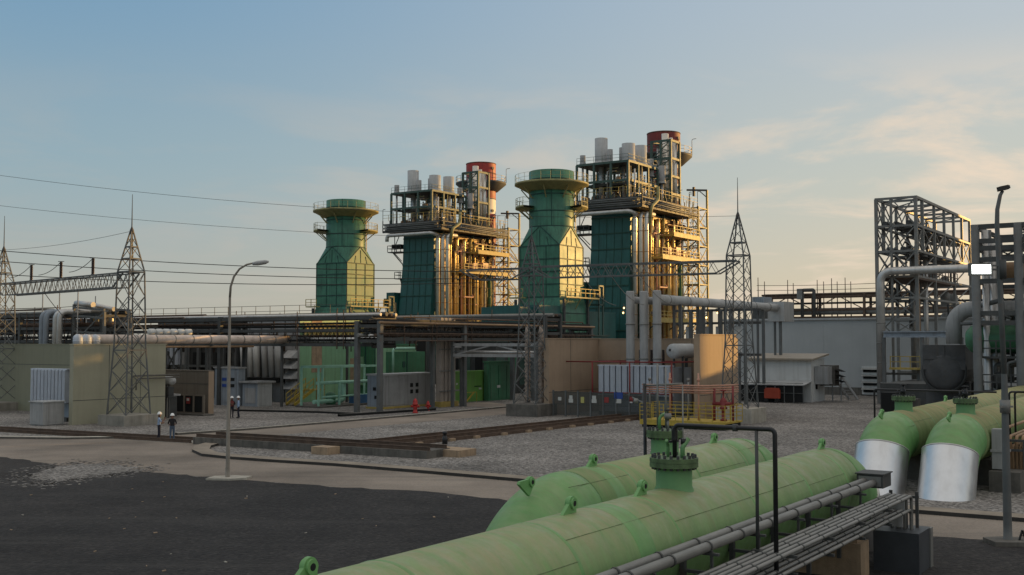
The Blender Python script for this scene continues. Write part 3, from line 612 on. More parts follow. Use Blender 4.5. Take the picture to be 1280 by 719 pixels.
# silver tip of a further pipe at the frame's right edge
p5 = pth('pipe_elbow', 'bright aluminium pipe bend at the right edge of the picture', 'pipe elbow', G(1292, 606)); MB().path(fillet([(-.9, 0, 1.55), (.2, 0, 1.2), (1.6, 0, .1)], 1, 6), .42, 24).build('elbow_shell', M['silver'], p5); MB().bar((.2, 0, 0), (.2, 0, 1.0), .2).build('stand', M['grey'], p5)

# ================================================================== LAMP POSTS
lp = thing('street_lamp', 'tall gooseneck lamp post at the asphalt edge beside the two people', 'lamp post', G(284.5, 599))
hgt = 9.75; arm = 1.45
MB().lathe([(.001, 0), (.30, 0), (.30, .03), (.11, .05), (.11, .5), (.095, .55), (.055, 8.2)], n=12).path([(0, 0, 8.2), (.03, 0, 8.7), (.17, 0, 9.15), (.42, 0, 9.5), (.75, 0, 9.7), (1.2, 0, 9.8)], .055, 10, r2=.04).build('pole', M['galv'] if False else mat('weathered_pole_steel', (.27, .24, .20), .55, var=.3, scale=1.5, streak=.4), lp)
MB().lathe([(.001, -.35), (.07, -.34), (.11, -.1), (.10, .25), (.04, .4), (.001, .4)], n=12).build('lamp_head', M['greyl'], lp, (1.35, 0, 9.78)).rotation_euler = (0, R(82), 0)
MB().prism([(-.85, -.5), (.3, -.62), (.9, -.3), (1.0, .4), (.2, .6), (-.7, .4)], 0, .10).build('footing', M['concl'], lp)
B = G(1260, 680)
l2 = thing('street_lamp', 'tall grey lamp post at the right edge with lit floodlight panel halfway up', 'lamp post', B)
zt = zat(B, 262); xt = (1243 - 1260) / F * B.y * .42
MB().lathe([(.001, 0), (.26, 0), (.26, .03), (.13, .05), (.125, .6), (.10, 4.5), (.085, 5.2)], n=14).path([(0, 0, 5.2), (xt * .35, 0, 7.5), (xt * .7, 0, zt - .5), (xt * .7 + .02, 0, zt), (xt * .7 + .12, 0, zt + .45), (xt * .7 + .20, 0, zt + .58)], .085, 12, r2=.05).build('pole', M['steel'], l2)
hd = MB().box(-.10, .16, -.14, .14, -.07, .07).box(.16, .20, -.12, .12, -.05, .05).build('lamp_head', M['black'], l2, (xt * .7 + .18, 0, zt + .66)); hd.rotation_euler = (0, R(-12), 0)
MB().box(.201, .22, -.1, .1, -.05, .05).build('lamp_glass', M['whitep'], hd)
zl = zat(B, 337)
xl0, xl1 = ext(B + Z * zl, Vector((1, 0, 0)), 1212), ext(B + Z * zl, Vector((1, 0, 0)), 1237)
fl_ = MB().box(xl0 - .03, xl1 + .03, -.10, .05, zl - .19, zl + .19).bar((xl1, .0, zl), (-.02, .0, zl), .06).bar((xl1 + .05, -.03, zl + .12), (.06, -.03, zl + .12), .05).build('floodlight', M['steel'], l2)
MB().box(xl0 + .02, xl1 - .02, -.125, -.103, zl - .135, zl + .135).build('led_panel', M['led'], fl_)
MB().box(xl0 - .03, xl1 + .03, -.14, -.101, zl + .148, zl + .19).box(xl0 - .03, xl1 + .03, -.14, -.101, zl - .19, zl - .148).box(xl0 - .03, xl0 + .017, -.14, -.101, zl - .147, zl + .147).box(xl1 - .017, xl1 + .03, -.14, -.101, zl - .147, zl + .147).build('bezel', M['galv'], fl_)
MB().tube((0, 0, zl - .3), (0, 0, zl + .3), .13, n=12).build('mount_clamp', M['dsteel'], l2)
MB().tube((0, 0, 4.0), (0, 0, 4.4), .15, n=12).bar((-.2, -.1, 4.2), (.2, -.1, 4.2), .06).build('pole_joint', M['galv'], l2)
MB().prism([(-.6, -.5), (.6, -.55), (.75, .3), (.1, .55), (-.6, .4)], 0, .14).build('footing', M['concd'], l2)
MB().bar((.28, -.15, .14), (.38, -.15, .44), .05).bar((.48, -.15, .14), (.38, -.15, .44), .05).bar((.33, -.15, .27), (.44, -.15, .27), .03).build('footing_bracket', M['black'], l2)

# ================================================================== PEOPLE
def person(label, loc, face, shirt, legs, pose, group, vest=None, h=1.0):
    """face: heading the person looks to (world angle of local +y)."""
    t = thing('person', label, 'person', loc, face, group)
    J = {'pel': (0, 0, .95), 'spi': (0, .01, 1.12), 'che': (0, 0, 1.33), 'nek': (0, .0, 1.48), 'hd0': (0, .02, 1.57), 'hd1': (0, .03, 1.66), 'hd2': (0, .02, 1.73)}
    RD = {'pel': .145, 'spi': .13, 'che': .15, 'nek': .058, 'hd0': .085, 'hd1': .098, 'hd2': .07}
    E = [('pel', 'spi'), ('spi', 'che'), ('che', 'nek'), ('nek', 'hd0'), ('hd0', 'hd1'), ('hd1', 'hd2')]
    for s, n in ((-1, 'l'), (1, 'r')):
        st = pose['step'] * s
        J.update({'hip' + n: (.09 * s, 0, .88), 'kne' + n: (.105 * s, .02 + st * .4, .49), 'ank' + n: (.11 * s, -.03 + st, .09), 'toe' + n: (.13 * s, .13 + st, .045)})
        RD.update({'hip' + n: .098, 'kne' + n: .066, 'ank' + n: .047, 'toe' + n: .042})
        E += [('pel', 'hip' + n), ('hip' + n, 'kne' + n), ('kne' + n, 'ank' + n), ('ank' + n, 'toe' + n)]
        el, wr, ha = pose[n]
        J.update({'sho' + n: (.175 * s, 0, 1.41), 'elb' + n: el, 'wri' + n: wr, 'han' + n: ha}); RD.update({'sho' + n: .068, 'elb' + n: .046, 'wri' + n: .031, 'han' + n: .038})
        E += [('che', 'sho' + n), ('sho' + n, 'elb' + n), ('elb' + n, 'wri' + n), ('wri' + n, 'han' + n)]
    names = list(J); me = bpy.data.meshes.new('body_cage'); me.from_pydata([J[k] for k in names], [(names.index(a), names.index(b)) for a, b in E], [])
    o = bpy.data.objects.new('body_cage', me); COL.objects.link(o)
    sk = o.modifiers.new('s', 'SKIN'); sk.use_smooth_shade = True; ss = o.modifiers.new('d', 'SUBSURF'); ss.levels = 2; ss.render_levels = 2
    sv = me.skin_vertices[0].data
    for i, k in enumerate(names):
        rr = RD[k]; sv[i].radius = (rr * (1.25 if k in ('pel', 'che', 'spi') else 1), rr * (.85 if k in ('pel', 'che', 'spi') else 1)); sv[i].use_root = (k == 'pel')
    dg = bpy.context.evaluated_depsgraph_get(); bme = bpy.data.meshes.new_from_object(o.evaluated_get(dg)); bpy.data.objects.remove(o)
    vs = [v.co.copy() for v in bme.vertices]; fs = [list(p.vertices) for p in bme.polygons]
    seg = []
    for a, b in E:
        if a[:3] in ('hip', 'kne') or b[:3] == 'hip': q = 2
        elif b[:3] == 'toe': q = 3
        elif b[:2] == 'hd' or b == 'nek' and False: q = 0
        elif b[:3] == 'han' or (b[:3] == 'wri' and pose.get('short')): q = 0
        else: q = 1
        seg.append((Vector(J[a]), Vector(J[b]), q))
    mb = MB()
    def near(p):
        best = (9, 0)
        for a, b, q in seg:
            d = b - a; tt = max(0, min(1, (p - a).dot(d) / d.dot(d))); ds = (p - a - d * tt).length
            if ds < best[0]: best = (ds, q)
        return best[1]
    mb.v = [tuple(x) for x in vs]
    for f in fs:
        c = sum((vs[i] for i in f), Vector()) / len(f); q = near(c)
        if q == 1 and c.z < .98 and abs(c.x) < .2: q = 2
        if c.z > 1.50: q = 0
        if c.z < .12: q = 3
        mb.f.append(f); mb.sm.append(True); mb.mi.append(q)
    mb.m(0)
    # nose, ears, fingers grow out of the same skin
    mb.tube((0, .105, 1.66), (0, .135, 1.615), .012, .02, 6)
    for s in (-1, 1): mb.tube((s * .088, .02, 1.63), (s * .106, .01, 1.645), .028, .02, 8)
    for s, n in ((-1, 'l'), (1, 'r')):
        w0, h0 = Vector(J['wri' + n]), Vector(J['han' + n]); d = (h0 - w0).normalized(); a = d.cross(Vector((s, .2, .1))).normalized(); b = a.cross(d)
        for k, ln in enumerate((.075, .085, .08, .06)):
            st = h0 + a * (.028 - .019 * k) + d * .01; mid = st + d * ln * .55; mb.path([st, mid, mid + (d * .6 + b * .5).normalized() * ln * .5], .0095, 6)
        st = w0.lerp(h0, .5) + a * .03; mb.path([st, st + a * .035 + d * .03, st + a * .04 + d * .065], .011, 6)
    mb.m(3)
    for s in (-1, 1): mb.tube((s * .034, .104, 1.655), (s * .034, .113, 1.655), .012, n=8)
    mb.build('body', [M['skin'], M[shirt], M[legs], M['boots']], t)
    MB().lathe([(.118, 1.70), (.16, 1.685), (.16, 1.70), (.125, 1.72), (.12, 1.76), (.10, 1.81), (.06, 1.84), (.001, 1.85)], (0, .02, 0), 20).build('helmet', M['helm'], t)
    if vest:
        MB().lathe([(.19, 1.0), (.20, 1.2), (.185, 1.38), (.12, 1.47)], (0, 0, 0), 18).build('vest', M[vest], t).scale = (1.05, .78, 1)
    t.scale = (h, h, h); return t
folded = dict(step=.04, l=((-.26, .04, 1.16), (-.06, .22, 1.12), (.03, .23, 1.13)), r=((.26, .06, 1.16), (.10, .24, 1.20), (.02, .26, 1.24)))
raised = dict(step=.05, l=((-.25, -.02, 1.14), (-.10, .20, 1.10), (-.03, .25, 1.12)), r=((.24, .14, 1.20), (.14, .32, 1.34), (.12, .33, 1.42)), short=True)
hips = dict(step=.03, l=((-.27, -.02, 1.16), (-.19, .12, 1.08), (-.12, .17, 1.07)), r=((.27, -.02, 1.16), (.19, .12, 1.08), (.12, .17, 1.07)), short=True)
down = dict(step=.06, l=((-.25, -.02, 1.12), (-.24, .08, .88), (-.23, .10, .80)), r=((.25, -.02, 1.12), (.24, .08, .88), (.23, .10, .80)))
person('person in blue shirt, dark trousers and white helmet, raising a hand', G(198.5, 551), R(-70), 'shirtb', 'trous', raised, 'workers in white helmets', h=.98)
person('person in black top and faded jeans with white helmet, hands held together', G(215, 551), R(20), 'shirtk', 'jeans', hips, 'workers in white helmets', h=.93)
person('person in dark red vest and white helmet half hidden by the left lamp post', G(289.5, 523), R(-150), 'shirtk', 'trous', folded, 'workers in white helmets', vest='vestr', h=.97)
person('person in blue and black workwear with white helmet right of the left lamp post', G(298, 523), R(100), 'shirtb', 'trous', down, 'workers in white helmets', h=.98)
# ================================================================== BYPASS STACKS
def make_stack(label, loc):
    t = pth('exhaust_stack', label, 'exhaust stack', loc, 'green bypass stacks')
    s = 3.15; zb, z1, z2, zt = 0, 19.1, 21.8, 29.5
    mb = MB(); q = [(-s, -s), (s, -s), (s, s), (-s, s)]
    b = s + .55
    mb.add([(x * b / s, y * b / s, zb) for x, y in q] + [(x * b / s, y * b / s, 9.8) for x, y in q] + [(x, y, 12.2) for x, y in q] + [(x, y, z1) for x, y in q],
           [(i + 4 * k, (i + 1) % 4 + 4 * k, (i + 1) % 4 + 4 * k + 4, i + 4 * k + 4) for k in range(3) for i in range(4)])
    mb.build('stack_base', M['teal'], t)
    # square to round hood: four flat triangles and four cone corners
    r = 3.05; n = 48; mb = MB(); ring = [(r * math.cos(2 * math.pi * k / n), r * math.sin(2 * math.pi * k / n), z2) for k in range(n)]
    q3 = [(s, s, z1), (-s, s, z1), (-s, -s, z1), (s, -s, z1)]
    for i in range(4):
        st = i * 12
        for k in range(12): mb.add([q3[i], ring[(st + k) % n], ring[(st + k + 1) % n]], [(0, 1, 2)], True)
        mb.add([q3[i], ring[(st + 12) % n], q3[(i + 1) % 4]], [(0, 1, 2)])
    mb.build('hood', M['teal'], t)
    MB().lathe([(r, z2), (r, zt), (r - .12, zt), (r - .12, zt - 3)], n=48).build('flue', M['teal'], t)
    mb = MB()
    for z in (z2, 23.9, 26.2, 28.3): mb.lathe([(r, z - .09), (r + .05, z - .07), (r + .05, z + .07), (r, z + .09)], n=48)
    for k in range(4):
        a = math.pi / 2 * k + .55; mb.bar((r * 1.003 * math.cos(a), r * 1.003 * math.sin(a), z2), (r * 1.003 * math.cos(a), r * 1.003 * math.sin(a), zt), .07)
    for z in (10.0, 12.2, 13.9, 15.6, 17.3, z1):
        e = s + .04 + (.55 * max(0, (12.2 - z) / 2.4))
        for a_, c_ in (((-e, -e), (e, -e)), ((e, -e), (e, e)), ((e, e), (-e, e)), ((-e, e), (-e, -e))): mb.bar((*a_, z), (*c_, z), .10, .14)
    for sx in (-1, 1):
        for k in (-1, -.33, .33, 1):
            mb.bar((sx * (s + .02), k * s, 12.2), (sx * (s + .02), k * s, z1), .09); mb.bar((k * s, sx * (s + .02), 12.2), (k * s, sx * (s + .02), z1), .09)
            mb.bar((sx * (s + .57), k * (s + .55), 0), (sx * (s + .02), k * s, 12.2), .09) if abs(k) < 2 and False else None
    for (x, y, z) in q3:
        for k in (0, 1): 
            ap = (r, 0) if (k == 0) == (x > 0) else None
        mb.bar((x * 1.003, y * 1.003, z), ((1 if x > 0 else -1) * r * 1.01, 0, z2), .09); mb.bar((x * 1.003, y * 1.003, z), (0, (1 if y > 0 else -1) * r * 1.01, z2), .09)
    for sx in (-1, 1):
        for k in (-.45, 0, .45):
            top = z1 + (z2 - z1) * (1 - abs(k)) * .8
            f = .1 + .9 * (1 - (top - z1) / (z2 - z1))
            mb.bar((sx * (s + .01), k * s, z1), (sx * (r + .02 + (s - r) * f), k * s * .8, top), .07); mb.bar((k * s, sx * (s + .01), z1), (k * s * .8, sx * (r + .02 + (s - r) * f), top), .07)
    mb.build('stiffener', M['seam'], t)
    # crown walkway: dished skirt, deck, rail and struts
    wk = MB().lathe([(r, 26.7), (r + .45, 26.75), (r + 1.85, 27.55), (r + 2.05, 27.6), (r + 2.05, 27.85), (r, 27.85)], n=48).build('crown_walkway', M['buffst'], t)
    mb = MB(); n = 24
    P = lambda a, rr, z: Vector((rr * math.cos(a), rr * math.sin(a), z))
    for k in range(n):
        a, c = 2 * math.pi * k / n, 2 * math.pi * (k + 1) / n; mb.bar(P(a, r + 2, 27.85), P(a, r + 2, 28.95), .03)
        for z in (28.4, 28.95): mb.bar(P(a, r + 2, z), P(c, r + 2, z), .028)
    mb.build('guard_rail', M['buffst'], wk)
    mb = MB()
    for k in range(8): a = 2 * math.pi * k / 8 + .3; mb.bar(P(a, r, 25.7), P(a, r + 1.3, 27.2), .14)
    split_build(mb, 'strut', M['buffst'], wk)
    for c0 in (R(124), R(-57)):
        lw = MB().lathe([(r, 24.25), (r + 1.95, 24.35), (r + 1.95, 24.6), (r, 24.6)], n=14, a0=c0 - R(38), a1=c0 + R(38)).build('side_platform', M['buffst'], t)
        mb = MB()
        for k in range(7):
            a, c = c0 - R(38) + R(76) * k / 7, c0 - R(38) + R(76) * (k + 1) / 7
            mb.bar(P(a, r + 1.9, 24.6), P(a, r + 1.9, 25.7), .045)
            for z in (25.15, 25.7): mb.bar(P(a, r + 1.9, z), P(c, r + 1.9, z), .045)
        for s_ in (-1, 1): a = c0 + s_ * R(36); mb.bar(P(a, r + 1.9, 24.6), P(a, r + 1.9, 25.7), .045); mb.bar(P(a, r, 25.7), P(a, r + 1.9, 25.7), .045)
        mb.build('guard_rail', M['buffst'], lw)
        mb = MB()
        for s_ in (-1, 0, 1): a = c0 + s_ * R(28); mb.bar(P(a, r, 22.9), P(a, r + 1.6, 24.3), .12)
        split_build(mb, 'strut', M['buffst'], lw)
    # ladder up the flue
    mb = MB(); a = R(-62)
    for da in (-.07, .07): mb.bar(P(a + da, r + .25, 12.2), P(a + da, r + .25, 27.6), .06)
    z = 12.4
    while z < 27.6: mb.bar(P(a - .07, r + .25, z), P(a + .07, r + .25, z), .035); z += .45
    mb.build('ladder', M['galv'], t)
    # lower gallery round the base
    g = MB().box(-s - .7, s + 1.8, -s - 1.5, -s - .6, 12.0, 12.18).box(-s - 1.5, -s - .6, s - 1.4, s + .8, 12.0, 12.18).build('base_gallery', M['buffst'], t)
    MB().rail([(-s - .7, -s - 1.48, 12.18), (s + 1.8, -s - 1.48, 12.18), (s + 1.8, -s - .6, 12.18)], 1.1, 1.3, .04).rail([(-s - 1.48, s - 1.4, 12.18), (-s - 1.48, s + .8, 12.18)], 1.1, 1.0, .04).build('guard_rail', M['yelst'], g)
    mb = MB()
    for x in (-s, 0, s): mb.bar((x, -s - .6, 10.6), (x, -s - 1.45, 12.0), .12)
    split_build(mb, 'strut', M['buffst'], g)
    MB().box(s + 1.9, s + 3.3, -s - 1.4, -s + .4, 11.2, 11.4).bar((s + 2, -s - 1.3, 6), (s + 2, -s - 1.3, 14), .2).bar((s + 3.2, -s - 1.3, 6), (s + 3.2, -s - 1.3, 14), .2).bar((s + 2, -s - 1.3, 13.9), (s + 3.2, -s - 1.3, 13.9), .2).rail([(s + 3.3, -s - 1.4, 11.4), (s + 3.3, -s + .4, 11.4)], 1.1, 1, .04).box(s + 2.1, s + 3.1, -s - 1.2, -s - .2, 12.4, 13.6).build('damper_drive', M['gsteel'], t)
    # exhaust duct towards the turbine and the boiler
    MB().box(-s - 9.5, -s - .56, -2.9, 2.9, 7.0, 10.6).box(-s - 6.0, -s - .56, -3.6, 3.6, 9.0, 10.9).build('exhaust_duct', M['tealdk'], t)
    MB().box(s + .56, 13.0, -2.9, 2.9, 4.2, 10.4).build('inlet_duct', M['tealdk'], t)
    mb = MB()
    for x in (-s - 8.5, -s - 4.5, -s - 1): 
        for y in (-2.6, 2.6): mb.bar((x, y, 0), (x, y, 7.0), .35)
        mb.bar((x, -2.6, 1), (x, 2.6, 6.8), .18)
    for x in (-s, s):
        for y in (-s - .7, s + .7): mb.bar((x, y, 0), (x, y, 11.9), .3)
    mb.build('support_frame', M['dsteel'], t)
    return t
SB = Vector((5.45, 150, 0)); k1 = (431.5 - 640) / F; SA = Vector((k1 * 171, 171, 0))
stB = make_stack('big green bypass stack right of centre, behind the middle lattice tower', SB)
stA = copy_tree(stB); stA.location = SA; stA.scale = (1, 1, .955); stA['label'] = 'smaller looking green bypass stack on the left, its right side flaring gold'

# ================================================================== BOILERS (steel framed, with roof deck and silencers)
def make_boiler(label, loc):
    rnd = random.Random(3)
    t = pth('boiler_block', label, 'boiler', loc, 'heat recovery boilers')
    hw = 3.3
    # casing: inlet face leans out towards the foot
    prof = [(-1.5, 0), (-1.3, 7), (-.7, 14.5), (-.2, 20), (0, 24.8), (0, 25.8), (17, 25.8), (17, 0)]
    mb = MB(); n = len(prof)
    def yy(z): return hw + max(0, (16 - z)) * .05
    vs = [(x, -hw, z) for x, z in prof] + [(x, yy(z), z) for x, z in prof]
    mb.add(vs, [tuple(range(n)), tuple(range(n, 2 * n))[::-1]] + [(i, n + i, n + (i + 1) % n, (i + 1) % n) for i in range(n)])
    mb.build('casing', M['tealdk'], t)
    mb = MB()
    for z in (4, 7.8, 11.2, 14.5, 17.2, 20, 22.4, 24.8):
        for (xa, za), (xb, zb_) in zip(prof, prof[1:5]):
            if za <= z <= zb_:
                x = xa + (xb - xa) * (z - za) / (zb_ - za); mb.bar((x - .06, -hw - .02, z), (x - .06, yy(z) + .02, z), .10, .18); break
    for k in range(1, 5):
        y = -hw + 2 * hw * k / 5
        for (a, b) in zip(prof[:5], prof[1:5]): mb.bar((a[0] - .03, y, a[1]), (b[0] - .03, y, b[1]), .06)
    mb.build('casing_rib', M['seam'], t)
    # outer side lagging box and low annex on the left
    MB().box(-1.6, 3.5, hw + .7, hw + 2.4, 0, 15.2).build('side_annex', M['tealdk'], t)
    # side wall structure on the lit side: columns, bracing
    mb = MB()
    for x in (2.0, 6.4, 10.8, 15.4): mb.bar((x, -hw - .25, 0), (x, -hw - .25, 26), .36)
    for z in (7.5, 12.2, 17.5, 22.2): mb.bar((0, -hw - .25, z), (17, -hw - .25, z), .26)
    for x in (2.0, 6.4, 10.8):
        mb.bar((x, -hw - .2, 22.2), (x + 4.4, -hw - .2, 26), .14)
    mb.build('side_frame', M['gsteel'], t)
    # panel added behind the risers, its colour standing in for sun gold
    MB().box(1.0, 16.8, -hw - .16, -hw - .003, 4, 25.6).build('sun_gold_panel', M['sungold'], t)
    # riser pipes along the side, warm colours painting the sun on them
    pos = [(.25, -3.9, .34, 'silv2', 25.2), (.45, -4.8, .30, 'silv2', 25.2), (.75, -5.55, .33, 'silv2', 25.2), (2.2, -4.5, .16, 'orange', 23), (3.0, -4.4, .26, 'sunpipe', 25.0), (4.3, -4.5, .17, 'sunpipe', 22.5),
           (5.2, -4.2, .30, 'sunpipe', 25.0), (6.0, -4.6, .13, 'copper', 24), (7.1, -4.3, .34, 'sunpipe', 24.8), (8.2, -4.6, .16, 'orange', 22), (9.0, -4.3, .28, 'yelst', 25), (9.9, -4.6, .15, 'sunpipe', 24), (10.7, -4.2, .55, 'sunpipe', 21), (12.2, -4.5, .26, 'sunpipe', 24.6), (13.4, -4.3, .22, 'silverd', 21), (14.6, -4.5, .3, 'darkgreen', 20), (15.8, -4.4, .18, 'silv2', 23)]
    for i, (x, y, r, m, zt) in enumerate(pos):
        pts = [(x, y, 6.0), (x, y, zt), (x + (.8 if i % 2 else 1.4), y + .6, zt + .0)] if i > 2 else [(x, y, 3.5), (x, y, zt), (x + 2.5, y, zt)]
        mb = MB().path(fillet(pts, .6, 5), r, 14); mb.m(1); z = 7.0
        while z < zt - 1.5: mb.lathe([(r, z), (r + .035, z + .01), (r + .035, z + .10), (r, z + .11)], (x, y, 0), 12); z += 3.1
        mb.build('riser_pipe', [M[m], M['orange']], t)
    mb = MB()
    for k in range(26):
        x = .8 + rnd.random() * 15.5; z = rnd.choice([9.2, 13.2, 14.5, 19.2, 22.6, 23.6, 24.4]); ln = .8 + rnd.random() * 2.6; y = -3.9 - rnd.random() * 1.1
        mb.path(fillet([(x, y, z - .9 * rnd.random()), (x, y, z), (x + ln, y, z), (x + ln, y + .4, z + .5)], .25, 3), .07 + .09 * rnd.random(), 8)
    split_build(mb, 'cross_pipe', M['copper'], t)
    mb = MB()
    for k in range(30):
        x = 1.5 + rnd.random() * 15; z = rnd.uniform(8, 25); h = rnd.uniform(.5, 1.6); y = -3.6 - rnd.random() * .9; mb.box(x, x + rnd.uniform(.3, 1.1), y - .25, y + .25, z, z + h)
    split_build(mb, 'valve_box', M['rustst'], t)
    mb = MB()
    for k in range(22):
        x = 1.2 + rnd.random() * 15.4; z0 = rnd.uniform(5, 14); mb.tube((x, -3.75 - rnd.random() * .5, z0), (x, -3.75 - rnd.random() * .5, z0 + rnd.uniform(5, 11)), rnd.uniform(.05, .11), n=8)
    split_build(mb, 'small_riser', M['sunpipe'], t)
    # galleries on the lit side
    for zg, xa, xb in ((19.2, 4.5, 18.2), (22.9, 8.5, 18.2), (9.6, 2.6, 18.2)):
        g = MB().box(xa, xb, -6.3, -hw - .45, zg - .5, zg - .1).box(xa, xb, -6.4, -6.25, zg - .55, zg + .05).build('gallery', M['yelst'], t)
        MB().rail([(xa, -4, zg), (xa, -6.3, zg), (xb, -6.3, zg)], 1.15, 1.2, .045, True).build('guard_rail', M['yelst'], g)
        mb = MB()
        for x in (xa + .6, (xa + xb) / 2, xb - .6): mb.bar((x, -hw - .4, zg - 2.3), (x, -6.1, zg - .5), .16)
        split_build(mb, 'strut', M['gsteel'], g)
    MB().box(8.5, 9.7, -5.4, -4.0, 19.2, 20.7).box(11.2, 13.0, -5.5, -4.2, 19.2, 20.9).box(14.2, 16.0, -5.3, -4.0, 19.2, 20.4).build('valve_skid', M['copper'], t)
    # small balconies on the shaded left end
    for z, y1, hasbox in ((22.4, 6.2, 1), (17.6, 4.6, 0)):
        g = MB().box(-.8, 1.6, hw, y1, z, z + .16).build('balcony', M['dsteel'], t)
        MB().rail([(-.8, hw, z + .16), (-.8, y1, z + .16), (1.6, y1, z + .16)], 1.1, 1.0, .04).build('guard_rail', M['dsteel'], g)
        split_build(MB().bar((.4, hw, z - 2.6), (.4, y1 - .3, z), .14).bar((-.5, hw, z - 1.6), (-.5, y1 - 1.2, z), .1), 'strut', M['dsteel'], g)
        if hasbox: MB().box(-.3, 1.2, hw + .5, y1 - .5, z + .75, z + 1.5).bar((.4, y1 - .8, z + 1.5), (.4, hw + .8, z + 4), .1).bar((.4, y1 - .6, z), (.4, y1 - .6, 26), .1).build('hoist_box', M['dark'], g)
    # roof deck with edge beams and pipes slung under the front edge
    x0, x1, y0, y1 = -1.6, 18.2, -6.0, 6.6
    dk = MB().box(x0, x1, y0, y1, 26.0, 26.3).build('roof_deck', M['dsteel'], t)
    mb = MB()
    for z in (26.0, 26.7, 27.4):
        mb.bar((x0, y0, z), (x0, y1, z), .14, .22); mb.bar((x0, y0, z), (x1, y0, z), .12, .16)
    for k in range(9): y = y0 + (y1 - y0) * k / 8; mb.bar((x0, y, 26), (x0, y, 28.1), .12)
    for k in range(13): x = x0 + (x1 - x0) * k / 12; mb.bar((x, y0, 26), (x, y0, 28.1), .12)
    mb.build('edge_beam', M['dsteel'], dk)
    mb = MB()
    for k, z in enumerate((26.35, 26.6, 26.95, 27.2)): mb.tube((x0 - .12 - .05 * k, y0 + .6, z), (x0 - .12 - .05 * k, y1 - .6, z), .11, n=8); mb.tube((x0 + 1.4, y0 - .15, z), (x1, y0 - .15, z), .10, n=8)
    mb.build('edge_pipe', M['steel'], dk)
    MB().box(x0 + .6, x1 - .2, y0 + 2.2, y1 - .3, 26.31, 27.2).build('deck_girder', M['dsteel'], dk)
    MB().rail([(x0, y1, 28.0), (x0, y0, 28.0), (x1, y0, 28.0)], 1.1, 1.3, .025).build('guard_rail', M['yelst'], dk)
    MB().path(fillet([(-1.9, 5.4, 24.3), (-1.9, 5.4, 25.35), (-1.9, -4.2, 25.35), (-.6, -4.6, 25.0)], .6, 5), .32, 14).build('header_pipe', M['silverd'], t)
    MB().path(fillet([(1.2, -5.8, 23.4), (1.2, -6.2, 26.2), (3.4, -6.2, 27.4), (3.4, -6.2, 29.4)], .7, 5), .26, 14).build('bypass_pipe', M['buffst'], t)
    # steel framed penthouse: columns, beams, pipes between
    px0, px1, py0, py1, zp0, zpm, zp1 = -.8, 9.0, -3.4, 5.4, 27.3, 30.2, 33.0
    mb = MB()
    for x in (px0, 2.4, 5.7, px1):
        for y in (py0, -.5, 2.4, py1): mb.bar((x, y, zp0), (x, y, zp1), .3)
    for z in (zpm, zp1):
        for x in (px0, 2.4, 5.7, px1): mb.bar((x, py0, z), (x, py1, z), .26, .34)
        for y in (py0, -.5, 2.4, py1): mb.bar((px0, y, z), (px1, y, z), .26, .34)
    mb.build('penthouse_frame', M['gsteel'], t)
    MB().box(px0 + 1, px1 - 1, py0 + 1.2, py1 - 2, zpm - .5, zpm - .1).box(px0 + .3, px1, py0 + .2, py1 - .2, zp1 - .2, zp1 - .05).build('penthouse_floor', M['dsteel'], t)
    MB().rail([(px0, py1, zpm), (px0, py0, zpm), (px1, py0, zpm)], 1.1, 1.3, .025).rail([(px0, py1, zp1 + .1), (px0, py0, zp1 + .1), (px1, py0, zp1 + .1)], 1.0, 1.6, .02).build('guard_rail', M['gsteel'], t)
    mb = MB()
    for k in range(46):
        x, y = rnd.uniform(px0 - .3, px1 + 5), rnd.uniform(py0 - 1.6, py1); z = rnd.uniform(28.2, 32.2); r = rnd.uniform(.06, .16)
        if rnd.random() < .5: mb.tube((x, y, 27.3), (x, y, z + .6), r, n=8)
        else: mb.path(fillet([(x, y, 27.4), (x, y, z), (x + rnd.uniform(-2, 2), y + rnd.uniform(-1.5, 1.5), z)], .3, 3), r, 8)
    split_build(mb, 'penthouse_pipe', M['silverd'], t)
    mb = MB()
    for k in range(20):
        x, y = rnd.uniform(px0, px1 + 5), rnd.uniform(py0 - 1.2, py1 - .6); mb.lathe([(.001, 0), (.30, .05), (.36, .4), (.30, .8), (.08, .95), (.08, 1.3), (.001, 1.3)], (x, y, rnd.choice([27.4, 28.0, zpm])), 10)
    split_build(mb, 'relief_valve', M['orange'], t)
    MB().lathe([(.001, -3), (.75, -2.9), (.85, -2.4), (.85, 2.4), (.75, 2.9), (.001, 3)], n=20).build('steam_drum', M['silverd'], t, (6.5, .6, 28.6)).rotation_euler = (R(90), 0, 0)
    # silencers on the roof
    def silencer(x, y, r, z0, z1):
        s = MB().lathe([(r * 1.25, z0), (r * 1.02, z0 + .35), (r, z0 + .36)], n=24).lathe([(r, z0 + .3), (r, z1), (r - .07, z1), (r - .07, z1 - .6)], n=24).lathe([(.001, z1 - .6), (r - .07, z1 - .6)], n=24, smooth=False).build('silencer', M['greyl'] if r > .7 else M['grey'], t, (x, y, 0))
        MB().tube((0, 0, zp0), (0, 0, z0), r * .4, n=12).build('silencer_stem', M['silverd'], s)
    for x, y, r, z0, z1 in ((-.2, 4.7, .42, 33.2, 34.6), (1.3, 2.3, .98, 33.3, 37.2), (.4, .3, .42, 33.2, 35.2), (2.2, -1.0, .62, 33.2, 35.6), (1.6, -2.2, 1.0, 33.2, 36.0), (5.2, -2.4, .95, 33.2, 36.2), (8.4, -2.5, .5, 31.8, 34.6), (9.8, -3.8, .55, 30.8, 33.6)): silencer(x, y, r, z0, z1)
    # tall lift and pipe frame in front of the chimney
    fx0, fx1, fy0, fy1 = 10.2, 13.4, -5.1, -1.8
    mb = MB()
    for x in (fx0, fx1):
        for y in (fy0, (fy0 + fy1) / 2, fy1): mb.bar((x, y, 26.3), (x, y, 37.7), .34)
